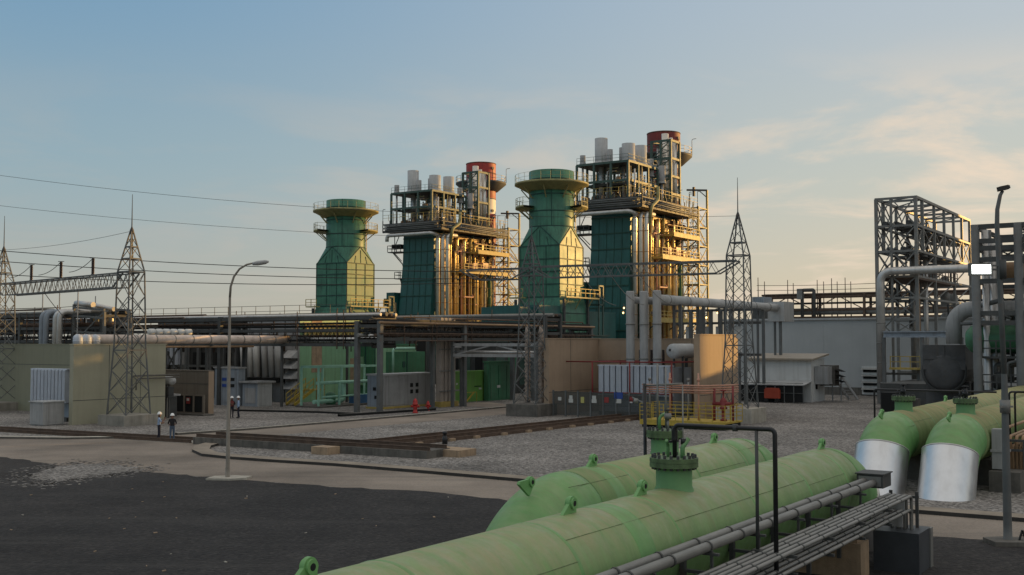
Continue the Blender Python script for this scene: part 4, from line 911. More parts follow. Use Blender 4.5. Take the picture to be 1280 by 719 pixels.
    for z in (29.2, 32.0, 34.8, 37.6):
        for x in (fx0, fx1): mb.bar((x, fy0, z), (x, fy1, z), .24, .34)
        for y in (fy0, fy1): mb.bar((fx0, y, z), (fx1, y, z), .24, .34)
    for z in (26.4, 29.2, 32.0, 34.8): mb.bar((fx0, fy1, z), (fx0, fy0, z + 2.8), .14)
    mb.build('lift_frame', M['gsteel'], t)
    for x, y, r, z in ((10.9, -2.8, .38, 36.6), (12.0, -4.3, .30, 38.3), (11.8, -3.4, .55, 39.0), (12.9, -4.5, .4, 37.9)): MB().path(fillet([(x, y, 26.4), (x, y, z)], .1), r, 14).build('vent_riser', M['silv2'], t)
    mb = MB()
    for k in range(14): z = 27 + k * .75; mb.bar((fx0 + .3, fy0 + .4 + (k % 2) * 2.2, z), (fx0 + .3, fy0 + 2.6 - (k % 2) * 2.2, z + .75), .1); mb.bar((fx0 - .1, fy1, z), (fx0 - .1, fy0, z), .05)
    mb.build('lift_stair', M['gsteel'], t)
    mb = MB()
    for k in range(70):
        x, z = rnd.uniform(13.5, 18.6), rnd.uniform(6, 26.5); y = rnd.choice((-6.1, -5.2, -4.6))
        c = rnd.random()
        if c < .4: mb.bar((x, y, z), (min(18.8, x + rnd.uniform(1.2, 3.5)), y, z), .07)
        elif c < .8: mb.bar((x, y, z), (x, y, z + rnd.uniform(1.5, 5)), .07)
        else: mb.bar((x, y, z), (x + 1.6, y, z + 1.9), .06)
    for k in range(46):
        x, y = rnd.uniform(px0, 14), rnd.uniform(-5.6, py1); z = rnd.uniform(28, 32.5)
        if k % 3: mb.bar((x, y, z), (x, y - rnd.uniform(.8, 2.6), z), .07)
        else: mb.bar((x, y, 27.5), (x, y, z + 1), .08)
    mb.build('scaffold', M['buffst'], t)['kind'] = 'stuff'
    mb = MB()
    for zz in (12.8, 15.9, 19.0, 22.1): mb.rail([(18.4, -6.0, zz), (22.0, -6.0, zz)], 1.0, 1.2, .022)
    mb.build('guard_rail', M['yelst'], t)
    # external stair tower at the far end
    sx0, sx1, sy0, sy1, zt = 18.4, 22.0, -6.0, -2.6, 31.0
    mb = MB()
    for x in (sx0, sx1):
        for y in (sy0, sy1): mb.bar((x, y, 0), (x, y, zt if (x == sx1 and y == sy0) else 28), .30)
    z = 3.0
    while z < 28:
        for y in (sy0, sy1): mb.bar((sx0, y, z), (sx1, y, z), .18)
        for x in (sx0, sx1): mb.bar((x, sy0, z), (x, sy1, z), .18)
        z += 3.1
    z = 3.0; k = 0
    while z < 25:
        a, c = ((sx0, sx1) if k % 2 else (sx1, sx0)); mb.bar((a, sy0, z), (c, sy0, z + 3.1), .11); mb.bar((a, sy1, z), (c, sy1, z + 3.1), .11); mb.bar((sx1, sy0, z), (sx1, sy1, z + 3.1), .1); z += 3.1; k += 1
    mb.build('stair_tower', M['buffst'], t)
    mb = MB(); z = 3.0; k = 0
    while z < 26:
        a, c = ((sx0 + .5, sx1 - .5) if k % 2 else (sx1 - .5, sx0 + .5)); y = sy0 + .7 + (k % 2) * 1.2
        for dy in (-.45, .45): mb.bar((a, y + dy, z), (c, y + dy, z + 1.55), .06, .22); mb.bar((a, y + dy, z + 1), (c, y + dy, z + 2.55), .05)
        mb.box(c - .5, c + .5, sy0 + .2, sy1 - .2, z + 1.5, z + 1.6); z += 1.55; k += 1
    mb.build('stair_flight', M['orange'], t)
    MB().bar((sx1, sy0, zt), (sx1 - 2.2, sy0 + 2.6, zt), .28).bar((sx1 - 1.4, sy0 + 1.7, zt - 1), (sx1 - 1.4, sy0 + 1.7, zt + .5), .35).bar((sx1, sy0, zt - 1.2), (sx1 - .9, sy0 + 1.1, zt), .12).build('davit_crane', M['dsteel'], t)
    mb = MB()
    for x, y, h in ((18.2, -6, 2.4), (15, -6, 1.9), (21.8, -3, 2.6), (-1.6, 6.6, 2.2)): mb.path(fillet([(x, y, 28), (x, y, 28 + h), (x + .3, y - .3, 28 + h)], .15, 3), .05, 6)
    mb.build('deck_lamp', M['dsteel'], t)
    return t
def corner(px, d): return Vector(((px - CX) / F * d, d, 0))
HB = corner(764, 164.0); HA = corner(523, 185.5)
boB = make_boiler('steel framed boiler on the right with silencers and riser pipes tinted sun gold', HB)
boA = copy_tree(boB); boA.location = HA; boA.scale = (1, 1, .957); boA['label'] = 'steel framed boiler left of centre, in front of the red and white chimney'
# a few silencers differ between the two
# chimneys
def make_chimney(label, loc, bands, red='red'):
    t = pth('chimney', label, 'chimney', loc)
    r = 2.72; zt = 40.4
    mb = MB(); z0 = 0
    for z1, mi in bands:
        mb.m(mi).lathe([(r, z0), (r, z1)], n=40); z0 = z1
    mb.m(2).lathe([(r, zt), (r - .1, zt), (r - .1, zt - 4)], n=40)
    mb.build('chimney_shaft', [M[red], M['white'], M['dark']], t)
    w_ = MB().lathe([(r, 35.0), (r + .4, 35.05), (r + 1.9, 36.4), (r + 1.9, 36.7), (r, 36.7)], n=40).build('ring_walkway', M['dsteel'], t)
    mb = MB()
    P = lambda a, rr, z: Vector((rr * math.cos(a), rr * math.sin(a), z))
    for k in range(20):
        a, c = 2 * math.pi * k / 20, 2 * math.pi * (k + 1) / 20; mb.bar(P(a, r + 1.85, 36.7), P(a, r + 1.85, 37.8), .05)
        for z in (37.25, 37.8): mb.bar(P(a, r + 1.85, z), P(c, r + 1.85, z), .05)
    a = R(-60); mb.path(fillet([P(a, r + 1.9, 36.7), P(a, r + 1.9, 39.4), P(a, r + 2.6, 39.5)], .3, 4), .05, 6)
    mb.build('guard_rail', M['galv'], w_)
    mb = MB()
    for z in (40.3, 38.4, 33.5, 30, 27): mb.lathe([(r, z - .08), (r + .05, z - .06), (r + .05, z + .06), (r, z + .08)], n=40)
    mb.build('stiffening_ring', M['rustst'], t)
    mb = MB()
    for z in (31.2, 29.8, 39.3): 
        a = R(-95); mb.tube(P(a, r - .05, z), P(a, r + .14, z), .28, n=12)
    split_build(mb, 'test_port', M['dsteel'], t); return t
CB = corner(831, 179); CA = corner(601, 199.5)
make_chimney('shaded red chimney top rising behind the right boiler frame', CB, [(29.0, 0), (31.8, 1), (34.4, 0), (35.5, 1), (40.4, 0)], 'shadered')
make_chimney('red and white banded chimney behind the left boiler', CA, [(30.6, 0), (33.6, 1), (36.2, 0), (37.0, 1), (40.4, 0)]).scale = (1, 1, .958)

# ================================================================== LATTICE TOWERS, GANTRIES AND WIRES
def lattice(label, loc, top, spike, blk, hb=1.1):
    t = pth('lattice_tower', label, 'lattice tower', loc, 'lattice gantry towers')
    zb = blk; prof = [(zb, hb), (zb + 5.2, .80), (top - 3.1, .69), (top, .07)]
    def hw(z):
        for (a, ha), (b, hb_) in zip(prof, prof[1:]):
            if z <= b: return ha + (hb_ - ha) * (z - a) / (b - a)
        return .07
    for sx in (-1, 1):
        for sy in (-1, 1):
            mb = MB()
            for (a, ha), (b, hb_) in zip(prof, prof[1:]): mb.bar((sx * ha, sy * ha, a), (sx * hb_, sy * hb_, b), .085)
            mb.build('tower_leg', M['steel'], t)
    mb = MB(); z = zb; lev = [zb, zb + 1.7, zb + 3.3, zb + 4.8]
    while lev[-1] < top - 3.1 - 1: lev.append(lev[-1] + 1.35)
    lev[-1] = top - 3.1; lev += [top - 2.1, top - 1.2, top - .5]
    S = [(-1, -1), (1, -1), (1, 1), (-1, 1)]
    for i, (a, b) in enumerate(zip(lev, lev[1:])):
        for (x1, y1), (x2, y2) in zip(S, S[1:] + S[:1]):
            ha, hb_ = hw(a), hw(b); w_ = .042
            mb.bar((x1 * ha, y1 * ha, a), (x2 * hb_, y2 * hb_, b), w_); 
            if a < top - 3.2: mb.bar((x2 * ha, y2 * ha, a), (x1 * hb_, y1 * hb_, b), w_)
            if i in (2, 8, len(lev) - 5, len(lev) - 4): mb.bar((x1 * hb_, y1 * hb_, b), (x2 * hb_, y2 * hb_, b), .09)
    mb.build('cross_bracing', M['steel'], t)
    MB().lathe([(.001, top - .25), (.16, top - .2), (.16, top + .05), (.06, top + .3), (.045, top + .35), (.02, top + spike), (.001, top + spike)], n=8).build('lightning_spike', M['dsteel'], t)
    return t
def block(label, loc, hx, h, m, **kw):
    t = pth('tower_footing', label, 'concrete footing', loc, None); MB().box(-hx, hx, -hx, hx, 0, h).build('footing_block', M[m], t); return t
T1 = corner(163, 82.5); T2 = corner(3, 99.5); T3 = corner(664.5, 92.3); T4 = corner(923.5, 85)
h1, h3, h4 = zat(T1, 289), zat(T3, 299), zat(T4, 270)
lattice('lattice tower in front of the olive green wall on the left', T1, h1, zat(T1, 243) - h1, .75)
lattice('lattice tower cut by the left edge of the picture', T2, h1 * 1.0, zat(T2, 270) - h1, .75)
lattice('lattice tower with pale cable risers beside the middle firewall', T3, h3, 1.2, 1.0)
lattice('tall dark lattice tower with long spike right of the lit orange wall', T4, h4, zat(T4, 222) - h4, 1.1)
fb = mat('olive_footing_paint', (.24, .245, .16), .8, var=.2, scale=1, streak=.4)
for P_, h_, lb, m_ in ((T1, .75, 'olive concrete footing under the left lattice tower', 'conc'), (T2, .75, 'concrete footing under the tower at the left edge', 'conc'), (T3, 1.0, 'grey concrete footing under the middle lattice tower', 'concd'), (T4, 1.1, 'pale concrete footing under the right lattice tower', 'concl')): block(lb, P_, 1.55, h_, m_)
def gantry(label, a, b, ztop, dep, wid):
    a, b = Vector((a.x, a.y, ztop)), Vector((b.x, b.y, ztop)); ln = (b - a).length; an = math.atan2(b.y - a.y, b.x - a.x)
    t = thing('gantry_beam', label, 'gantry beam', a, an)
    mb = MB()
    for y in (-wid / 2, wid / 2): mb.bar((0, y, 0), (ln, y, 0), .09); mb.bar((1.6, y, -dep), (ln - 1.6, y, -dep), .08); mb.bar((0, y, -.05), (1.6, y, -dep), .1); mb.bar((ln, y, -.05), (ln - 1.6, y, -dep), .1)
    mb.build('beam_chord', M['steel'], t)
    mb = MB(); n = round((ln - 3.2) / 1.1); st = (ln - 3.2) / n
    for k in range(n):
        x = 1.6 + k * st
        for y in (-wid / 2, wid / 2): mb.bar((x, y, -dep), (x + st / 2, y, 0), .042); mb.bar((x + st / 2, y, 0), (x + st, y, -dep), .042)
        for z in (0, -dep): mb.bar((x, -wid / 2, z), (x + st, wid / 2, z), .035)
    mb.build('beam_bracing', M['steel'], t); return t
zg1 = zat(T1, 341); zg3 = zat(T4, 326)
gantry('lattice gantry beam between the two left towers, carrying three dark insulators', T1, T2, zg1, 1.05, 1.3)
gantry('lattice gantry beam from the middle tower to the right tower across the boilers', T4, T3, zg3, .95, 1.3)
T3b = T3 + V * 1.0; gl = gantry('short gantry beam reaching left of the middle tower', T3, T3 + (T3 - T4).normalized() * 6.5, zg3 - .1, .9, 1.2)
def wire(name, label, a, b, sag, r, m='cable', group=None, cat='wire', n=18):
    a, b = Vector(a), Vector(b); pts = []
    for k in range(n + 1): u = k / n; pts.append(a.lerp(b, u) - Z * (4 * sag * u * (1 - u)))
    mb = MB(); mb.v = [tuple(Vector(p) - a) for p in MB().path(pts, r, 6).v]; src = MB().path(pts, r, 6); mb.f, mb.sm, mb.mi = src.f, src.sm, src.mi
    o = mb.build(name, M[m], None, a); tag(o, label, cat, group); return o
gd = (T3 - T4).normalized(); GP = lambda k, dz=0: Vector((T3.x, T3.y, zg3 + dz)) + gd * k
for (px, py, k, dz, lb) in ((-70, 307.5, 1.5, -.35, 'top one of the three thick power lines'), (-70, 321, 3.2, -.9, 'middle one of the three thick power lines'), (-70, 338.5, 5.0, -1.2, 'lowest of the three thick power lines')):
    wire('power_line', lb + ' crossing the sky to the middle tower', at(px, py, 88), GP(k, dz), .55, .034, group='thick power lines')
wire('shield_wire', 'uppermost thin wire sloping over the left sky', at(-60, 211, 84), Vector((T4.x, T4.y, h4)), 1.3, .015, group='thin shield wires')
wire('shield_wire', 'thin wire from the left edge to the tip of the middle tower', at(-60, 250, 90), Vector((T3.x, T3.y, h3)), .7, .015, group='thin shield wires')
wire('shield_wire', 'thin wire joining the tips of the two left lattice towers', Vector((T2.x, T2.y, h1)), Vector((T1.x, T1.y, h1)), .25, .015, group='thin shield wires')
gdl = (T2 - T1).normalized()
for px, py0, py1, lb in ((116, 322.5, 341, 'right one of the three dark insulators on the left gantry'), (76, 327, 345, 'middle one of the three dark insulators on the left gantry'), (39, 331, 348, 'left one of the three dark insulators on the left gantry')):
    kk = ext(Vector((T1.x, T1.y, zg1)), gdl, px); p = Vector((T1.x, T1.y, zg1 + .07)) + gdl * kk; h = zat(p, py0) - zg1 - .07
    t = thing('post_insulator', lb, 'insulator', p, 0, 'gantry insulators')
    pr = [(.001, 0), (.16, 0), (.16, .08)]; z = .10
    while z < h - .14: pr += [(.09, z), (.15, z + .035), (.09, z + .07)]; z += .075
    MB().lathe(pr + [(.09, h - .1), (.001, h - .1)], n=12).build('insulator_stack', M['insul'], t); MB().lathe([(.001, h - .1), (.11, h - .1), (.11, h), (.001, h)], n=10).bar((-.25, 0, h), (.25, 0, h), .05).build('terminal_cap', M['dsteel'], t)
    top = p + Z * h; wire('jumper_wire', 'sagging jumper wire at the ' + lb.split(' one')[0] + ' gantry insulator', top, top + gdl * 3.4 - Z * 1.05 + Vector((0, -1, 0)), .25, .025, group='jumper wires')
kk = 11; wire('jumper_wire', 'looping down lead below the left gantry beam', Vector((T1.x, T1.y, zg1 - 1.0)) + gdl * 15.5, Vector((T1.x, T1.y, zg1 - 4.6)) + gdl * 12.6 + U * 3, .5, .03, group='jumper wires')
# jumper loops on the right gantry
for k, (a, b) in enumerate(((4, 8), (6.5, 10.5), (9, 13))):
    wire('jumper_wire', ['left', 'middle', 'right'][k] + ' slack jumper loop hanging from the right gantry beam', GP(-a, .1), GP(-a - 1.5, -3.2) + U * 4, .7, .028, 'galv', group='right jumper loops')
# cable risers in the middle tower
for px, lb in ((659.5, 'left pale ribbed cable riser inside the middle tower'), (676.5, 'right pale ribbed cable riser inside the middle tower')):
    d = T3 + U * 1.6; p = d + V * -0 ; e = ext(d, -V, px); p = d - V * e
    t = pth('cable_riser', lb, 'cable riser', p + Z * 0, 'cable risers')
    zt = zat(p, 408); pr = [(.001, .9), (.2, .9)]; z = 1.0
    while z < zt - .4: pr += [(.20, z), (.29, z + .16), (.20, z + .32)]; z += .34
    MB().lathe(pr + [(.15, zt), (.001, zt)], n=12).build('riser_shaft', mat('mottled_riser', (.34, .27, .22), .6, var=.5, scale=3), t)
    MB().box(-.3, .3, -.3, .3, 0, .9).build('riser_base', M['concd'], t)
# ================================================================== FIREWALLS, TRANSFORMERS, FENCES
def wall(label, loc, lx, ly, h, m, cap=None, joints=(), name='fire_wall'):
    t = pth(name, label, 'wall', loc); MB().box(min(0, lx), max(0, lx), min(0, ly), max(0, ly), 0, h).build('wall_slab', M[m], t)
    x0, x1, y0, y1 = min(0, lx), max(0, lx), min(0, ly), max(0, ly)
    MB().box(x0 - .04, x1 + .04, y0 - .04, y1 + .04, h + .002, h + .09).build('coping', M[cap or m], t)
    mb = MB()
    for k in joints:
        if x1 - x0 > y1 - y0: mb.box(k - .02, k + .02, y0 - .012, y0 - .002, 0, h)
        else: mb.box(x0 - .012, x0 - .002, k - .02, k + .02, 0, h)
    if x1 - x0 > y1 - y0: mb.box(x0, x1, y0 - .012, y0 - .003, h * .30, h * .30 + .04)
    else: mb.box(x0 - .012, x0 - .003, y0, y1, h * .70, h * .70 + .04)
    mb.build('wall_joint', M['dsteel'], t); return t
WL = corner(93, 81.7); h_wl = zat(WL, 431.5); lw_ = ext(WL, U, 206)
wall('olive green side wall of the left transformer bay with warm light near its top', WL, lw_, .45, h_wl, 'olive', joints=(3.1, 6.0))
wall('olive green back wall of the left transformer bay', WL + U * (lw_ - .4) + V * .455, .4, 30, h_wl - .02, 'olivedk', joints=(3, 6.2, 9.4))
F1 = corner(686, 92.3); lf = ext(F1, U, 751); hf = zat(F1, 424)
wall('buff left wall of the fenced transformer bay', F1, lf, .5, hf, 'brownwall', joints=(3.6,))
wF = -ext(F1, -V, 868); F2 = F1 + V * wF
wall('buff back wall of the transformer bay behind the three grey ducts', F1 + U * (lf - .4) + V * (wF + .01), .4, -wF - .02, hf - .02, 'brownwall', joints=(4, 8))
f2w = wall('sunlit orange buff wall at the right of the transformer bay', F2, lf - 1.6, -.5, zat(F2, 419), 'brownwall', joints=(4.4,))
MB().box(2.0, 3.0, -.535, -.505, 1.6, 2.9).build('wall_panel', M['conct'], f2w)
W3 = corner(262, 93.5); e3 = ext(W3, V, 196)
w3 = wall('dark brown wall between the olive bay and the grey plant building', W3, .5, e3, zat(W3, 464.5), 'darkwall', name='fire_wall')
MB().box(-.03, .54, -.05, -.002, 0, zat(W3, 464.5)).build('wall_end', M['brownwall'], w3)  # sunlit end of the brown wall, painted as paler buff

def transformer(label, loc, ly, lx, z0, z1, nf, frame=None, group=None):
    t = pth('power_transformer', label, 'transformer', loc, group)
    MB().box(.75, lx, -ly / 2 + .1, ly / 2 - .1, .3, z1 - .1).build('tank', M['bluegrey'], t)
    MB().box(.2, lx, -ly / 2, ly / 2, 0, .3).build('tank_base', M['dsteel'], t)
    step = ly / nf
    for k in range(nf):
        y = -ly / 2 + k * step
        mb = MB().box(.02, .74, y + .05, y + step - .10, z0, z1)
        for j in range(1, 4): mb.box(.0, .018, y + .05 + (step - .15) * j / 4 - .02, y + .05 + (step - .15) * j / 4 + .02, z0 + .05, z1 - .05)
        mb.build('radiator_panel', M['rad'], t)
    MB().box(.1, .7, -ly / 2 - .05, ly / 2 + .05, z1 + .002, z1 + .1).box(.1, .7, -ly / 2, ly / 2, z0 - .12, z0 - .002).build('header', M['rad'], t)
    if frame:
        mb = MB(); zt = z1 + .35
        for y in (-ly / 2 - .3, 0.02 * ly, ly / 2 + .3):
            mb.tube((-.35, y, .3), (-.35, y, zt), .07, n=8); mb.tube((lx + .3, y, .3), (lx + .3, y, zt), .07, n=8)
        for x in (-.35, lx + .3):
            for z in (zt, z0 + .1): mb.tube((x, -ly / 2 - .3, z), (x, ly / 2 + .3 + (2.6 if x < 0 and z == zt else 0), z), .055, n=8)
        for y in (-ly / 2 - .3, ly / 2 + .3): mb.tube((-.35, y, zt), (lx + .3, y, zt), .06, n=8)
        mb.build('deluge_pipe', M['maroon'], t)
    mb = MB()
    for y in (-1.0, 0, 1.0):
        pr = [(.001, z1), (.16, z1)]; z = z1 + .05
        while z < z1 + 1.35: pr += [(.08, z), (.15, z + .05), (.08, z + .1)]; z += .11
        mb.lathe(pr + [(.05, z), (.001, z)], (lx - .9, y * 1.1, 0), 10)
    mb.build('bushing', M['insul'], t); return t
pT = WL + U * 1.6
yT = (ext(pT, V, 36) + ext(pT, V, 80)) / 2; wT = ext(pT, V, 36) - ext(pT, V, 80)
pt_ = pT + V * yT; transformer('pale blue finned transformer in the olive bay at the left', pt_, wT, 4.2, zat(pt_, 501), zat(pt_, 462.5), 10)
mb = MB(); tl = pth('radiator_label', None, None, pt_) if False else None
cb = corner(56.5, 80.8); lv_, lu_ = ext(cb, V, 37), ext(cb, U, 80)
t = pth('equipment_cabinet', 'plain grey equipment cabinet standing before the left transformer', 'cabinet', cb); hc = zat(cb, 503.5)
MB().box(0, lu_, 0, lv_, .08, hc).box(.08, lu_ - .08, .08, lv_ - .08, 0, .08).build('cabinet_body', M['grey'], t); MB().box(-.08, lu_ + .08, -.08, lv_ + .08, hc + .002, hc + .08).build('cabinet_roof', M['greyl'], t); MB().box(.25, lu_ - .25, -.02, -.002, .25, hc - .2).build('door', M['grey'], t)
pM = F1 + U * 3.2
ym0, ym1 = ext(pM, V, 747), ext(pM, V, 838); pm_ = pM + V * (ym0 + ym1) / 2
transformer('large white finned transformer with maroon sprinkler pipes in the fenced bay', pm_, ym0 - ym1, 4.4, zat(pm_, 493), zat(pm_, 458), 12, True)
# conservator tank between transformer and lit wall
ct = pth('expansion_tank', 'pale grey round ended tank beside the lit orange wall', 'tank', pM + U * 1.2 + V * ext(pM + U * 1.2, V, 842)); r_ = .62
zc = zat(ct.location, 439); q = MB().lathe([(.001, -.2), (r_ * .6, -.14), (r_, 0), (r_, 3.4), (.001, 3.5)], n=28).build('tank_shell', M['greyl'], ct, (0, 0, zc)); q.rotation_euler = (0, R(90), 0)
MB().lathe([(.001, 0), (.10, 0), (.10, .06), (.001, .06)], n=12).build('tank_gauge', M['dsteel'], ct, (-.25, .2, zc + .1)).rotation_euler = (0, R(90), 0)
MB().bar((1, -.4, 0), (1, -.4, zc - .3), .15).bar((1, .4, 0), (1, .4, zc - .3), .15).bar((2.6, 0, 0), (2.6, 0, zc - .5), .2).build('tank_stand', M['dsteel'], ct)
# fence with warning signs across the bay
fz0 = F1 + U * -.1
fe = pth('mesh_fence', 'grey mesh panel fence with safety signs closing the transformer bay', 'fence', fz0)
n = 9; span = -wF * .72; hh = 2.05
for k in range(n):
    y = -.5 - span * k / (n - 1); MB().box(-.06, .06, y - .06, y + .06, 0, hh + .1).build('fence_post', M['steel'], fe)
m_mesh = mat('dark_mesh_panel', (.075, .08, .075), .7, var=.3, scale=12)
for k in range(n - 1):
    ya, yb = -.5 - span * k / (n - 1) - .07, -.5 - span * (k + 1) / (n - 1) + .07
    mb = MB().box(-.03, .03, yb, ya, .12, .17).box(-.03, .03, yb, ya, hh - .05, hh).box(-.03, .03, yb, ya, 1.0, 1.04)
    j = 0; y = yb + .05
    while y < ya - .02: mb.box(-.012, .012, y, y + .055, .17, hh - .05); y += .085
    mb.build('fence_panel', m_mesh, fe)
def plate(px, py, ww, hh_, m, nm='warning_sign'):
    e = ext(fz0 + Z * 1, V, px); z = zat(fz0 + V * e, py); o = MB().box(-.06, -.035, e - ww / 2, e + ww / 2, z - hh_ / 2, z + hh_ / 2).build(nm, M[m], fe); return o
for px, py, w_, h_, m in ((700, 498.5, .32, .28, 'whsign'), (714, 496.5, .30, .28, 'whsign'), (714, 501, .42, .3, 'whsign'), (728.5, 500, .32, .5, 'yelsign'), (743, 497, .36, .3, 'whsign'), (743, 501.5, .46, .3, 'whsign'), (758.5, 500, .42, .44, 'redsign'), (773.5, 494.5, .78, .52, 'bluesign'), (773.5, 501.5, .5, .34, 'whsign'), (789, 499, .34, .4, 'redsign'), (789, 502, .26, .24, 'whsign')): plate(px, py, w_, h_, m)
# gate fence in front of the brown wall, with shed and tank
sh = corner(212, 91); t = pth('low_shed', 'dark low flat roofed shed behind the standing people', 'shed', sh); ls, hs = ext(sh, V, 150), zat(sh, 493)
MB().box(0, .9, 0, ls, 0, hs - .15).build('shed_body', M['dsteel'], t); MB().box(-.4, 1.1, -.2, ls + .2, hs - .148, hs).build('shed_roof', M['grey'], t)
mb = MB()
for k in range(6): mb.box(-.05, -.002, .5 + k * ls / 6.2, .5 + (k + .75) * ls / 6.2, .4, hs - .4)
mb.build('shed_grille', M['dark'], t); MB().bar((-.2, -.1, 0), (-.2, -.1, hs - .15), .3).build('shed_post', M['conc'], t)
gt = corner(256, 92.2); t = pth('gate', 'dark panelled gate with a small red sign before the brown wall', 'gate', gt); lg, hg = ext(gt, V, 219), zat(gt, 494)
for k in range(3):
    y0, y1 = lg * k / 3, lg * (k + 1) / 3; MB().box(-.03, .03, y0 + .1, y1 - .1, .25, hg - .1).build('gate_panel', M['dark'], t)
mb = MB()
for k in range(4): mb.box(-.08, .08, lg * k / 3 - .09, lg * k / 3 + .09, 0, hg)
mb.box(-.07, .07, 0, lg, hg - .1, hg).box(-.07, .07, 0, lg, .1, .24); mb.build('gate_frame', M['darkwall'], t)
MB().box(-.12, -.085, lg * .5 - .2, lg * .5 + .25, hg * .55, hg * .85).build('gate_sign', M['redsign'], t); MB().box(-.14, -.122, lg * .5 - .12, lg * .5 + .17, hg * .7, hg * .82).build('sign_panel', M['whsign'], t)
MB().box(-.5, .6, -.6, lg + .4, 0, .14).build('gate_kerb', M['concd'], t)
tk = corner(211, 90); t = pth('header_tank', 'small pale tank on a steel stand above the low shed', 'tank', tk); zc = zat(tk, 476)
MB().lathe([(.001, -.75), (.3, -.68), (.36, -.5), (.36, .5), (.3, .68), (.001, .75)], n=18).build('tank_shell', M['greyl'], t, (0, 0, zc)).rotation_euler = (R(90), 0, 0)
MB().bar((-.2, -.4, 0), (-.2, -.4, zc - .3), .1).bar((.2, .4, 0), (.2, .4, zc - .3), .1).bar((-.2, .4, 0), (-.2, .4, zc - .3), .1).box(-.4, .4, -.6, .6, zc - 1.35, zc - 1.25).box(-.3, .3, -.4, .4, zc - 1.25, zc - .5).build('tank_stand', M['dsteel'], t)
fp = pth('fire_water_pipe', 'thin grey pipes running along the olive wall to the small tank', 'pipe', WL + V * -.25); e0, e1 = ext(WL, U, 160), ext(WL, U, 207)
MB().path(fillet([(e0, -.1, .3), (e0, -.1, zat(WL + U * e0, 470)), (e1 + 1, -.1, zat(WL + U * e0, 470))], .3, 4), .06, 8).path(fillet([(e0 + .4, -.15, 2.4), (e0 + .4, -.15, zat(WL + U * e0, 473.5)), (e1 + 1, -.15, zat(WL + U * e0, 473.5))], .3, 4), .05, 8).build('wall_pipe', M['concd'], fp)

# ================================================================== BOX BUILT PLANT BUILDINGS
def pbox(name, label, cat, pc, pl, pr, d, yt, m, mroof=None, over=.0, zb=0., m2=None):
    c = corner(pc, d); t = pth(name, label, cat, c); lv, lu, h = ext(c, V, pl), ext(c, U, pr), zat(c, yt)
    mb = MB().box(0, lu, 0, lv, zb, h)
    if m2: mb.mi = [1 if i == 2 else 0 for i in range(6)]
    mb.build('walls', [M[m]] + ([M[m2]] if m2 else []), t)
    if mroof: MB().box(-over, lu + over, -over, lv + over, h + .002, h + .16).build('roof', M[mroof], t)
    return t, lu, lv, h, c
# air intake house
t, lu, lv, h, c = pbox('intake_house', 'big air intake house with grey front, pale green side and stacked weather hoods', 'intake building', 375, 300, 452, 112, 394, 'grey', 'grey', .25, m2='midgreen')
for k in range(4):
    z = h - 3.6 - k * 1.05; MB().add([(-.005, .25, z), (-.005, 1.7, z), (-1.0, .25, z - .75), (-1.0, 1.7, z - .75), (-.005, .25, z - .8), (-.005, 1.7, z - .8), (-1.0, .25, z - .80), (-1.0, 1.7, z - .80)], [(0, 1, 3, 2), (0, 2, 6, 4), (1, 5, 7, 3), (2, 3, 7, 6)]).build('weather_hood', M['greyl'], t)
    MB().box(-.9, -.01, .28, 1.68, z - .86, z - .82).build('hood_mouth', M['dark'], t)
for k in range(6):
    y = 2.3 + k * .95 + (.3 if k > 2 else 0)
    MB().path([(-.55, y + .35, h - 2.4), (-.6, y, h - 6.4)], .36, 14).build('intake_duct', M['whitep'] if k > 2 else M['greyl'], t)
MB().box(-1.0, -.02, 2.0, 8.2, h - 6.9, h - 6.5).build('duct_header', M['dark'], t)
mb = MB(); n = 14; L_ = lu * .95
for k in range(n):
    x = .2 + L_ * k / n; mb.bar((x, -.5, h - 2.1), (x + L_ / n, -.5, h - .9), .16); mb.bar((x + L_ / n, -.52, h - 2.1), (x, -.52, h - .9), .16)
mb.bar((0, -.5, h - .85), (lu, -.5, h - .85), .2); mb.bar((0, -.5, h - 2.15), (lu, -.5, h - 2.15), .2); mb.build('side_truss', M['yelst'], t)  # yellow colour stands in for sun on the truss
split_build(MB().box(lu * .18, lu * .34, -.03, -.003, 3, h).box(lu * .8, lu * .86, -.03, -.003, 2, h - 4.5), 'side_panel', M['conct'], t)
mb = MB()
for k in range(5): mb.box(-.06, -.003, .3 + k * lv / 5, .36 + k * lv / 5, 0, h - .1)
mb.build('wall_seam', M['dsteel'], t)
t, lu, lv, h, c = pbox('equipment_hut', 'small grey flat roofed hut below the intake ducts', 'hut', 323, 303, 340, 104.8, 479, 'bluegrey', 'grey', .25, m2='greyl')
MB().box(.3, lu - .3, -.03, -.003, .1, h - .4).build('door', M['greyl'], t); MB().box(-.03, -.003, .3, lv - .4, .3, h - .5).build('louver_panel', M['grey'], t)
t, lu, lv, h, c = pbox('control_module', 'tall blue grey electrical module behind the left lamp post', 'electrical module', 299, 268, 306, 106, 461, 'bluegrey', 'grey', .1)
for k in range(3): MB().box(-.04, -.003, .3 + k * lv / 3, (k + .8) * lv / 3, .3, h - .2).build('module_door', M['bluegrey'], t)
for k in range(4): MB().box(-.07, -.042, .5 + (k % 2) * lv / 3, 1.1 + (k % 2) * lv / 3, h * .5 + (k // 2) * .6, h * .5 + .3 + (k // 2) * .6).build('sign_plate', M['bluesign'] if k % 2 else M['dark'], t)
t, lu, lv, h, c = pbox('electrical_hall', 'dark steel framed hall behind the brown wall', 'plant hall', 300, 204, 320, 118, 408, 'dsteel', 'dsteel', .2)
mb = MB()
for k in range(7): y = .2 + (lv - .4) * k / 6; mb.bar((-.25, y, 0), (-.25, y, h + .3), .35)
for z in (3.5, 6.0, h - .4): mb.bar((-.25, 0, z), (-.25, lv, z), .25)
mb.build('wall_frame', M['steel'], t)
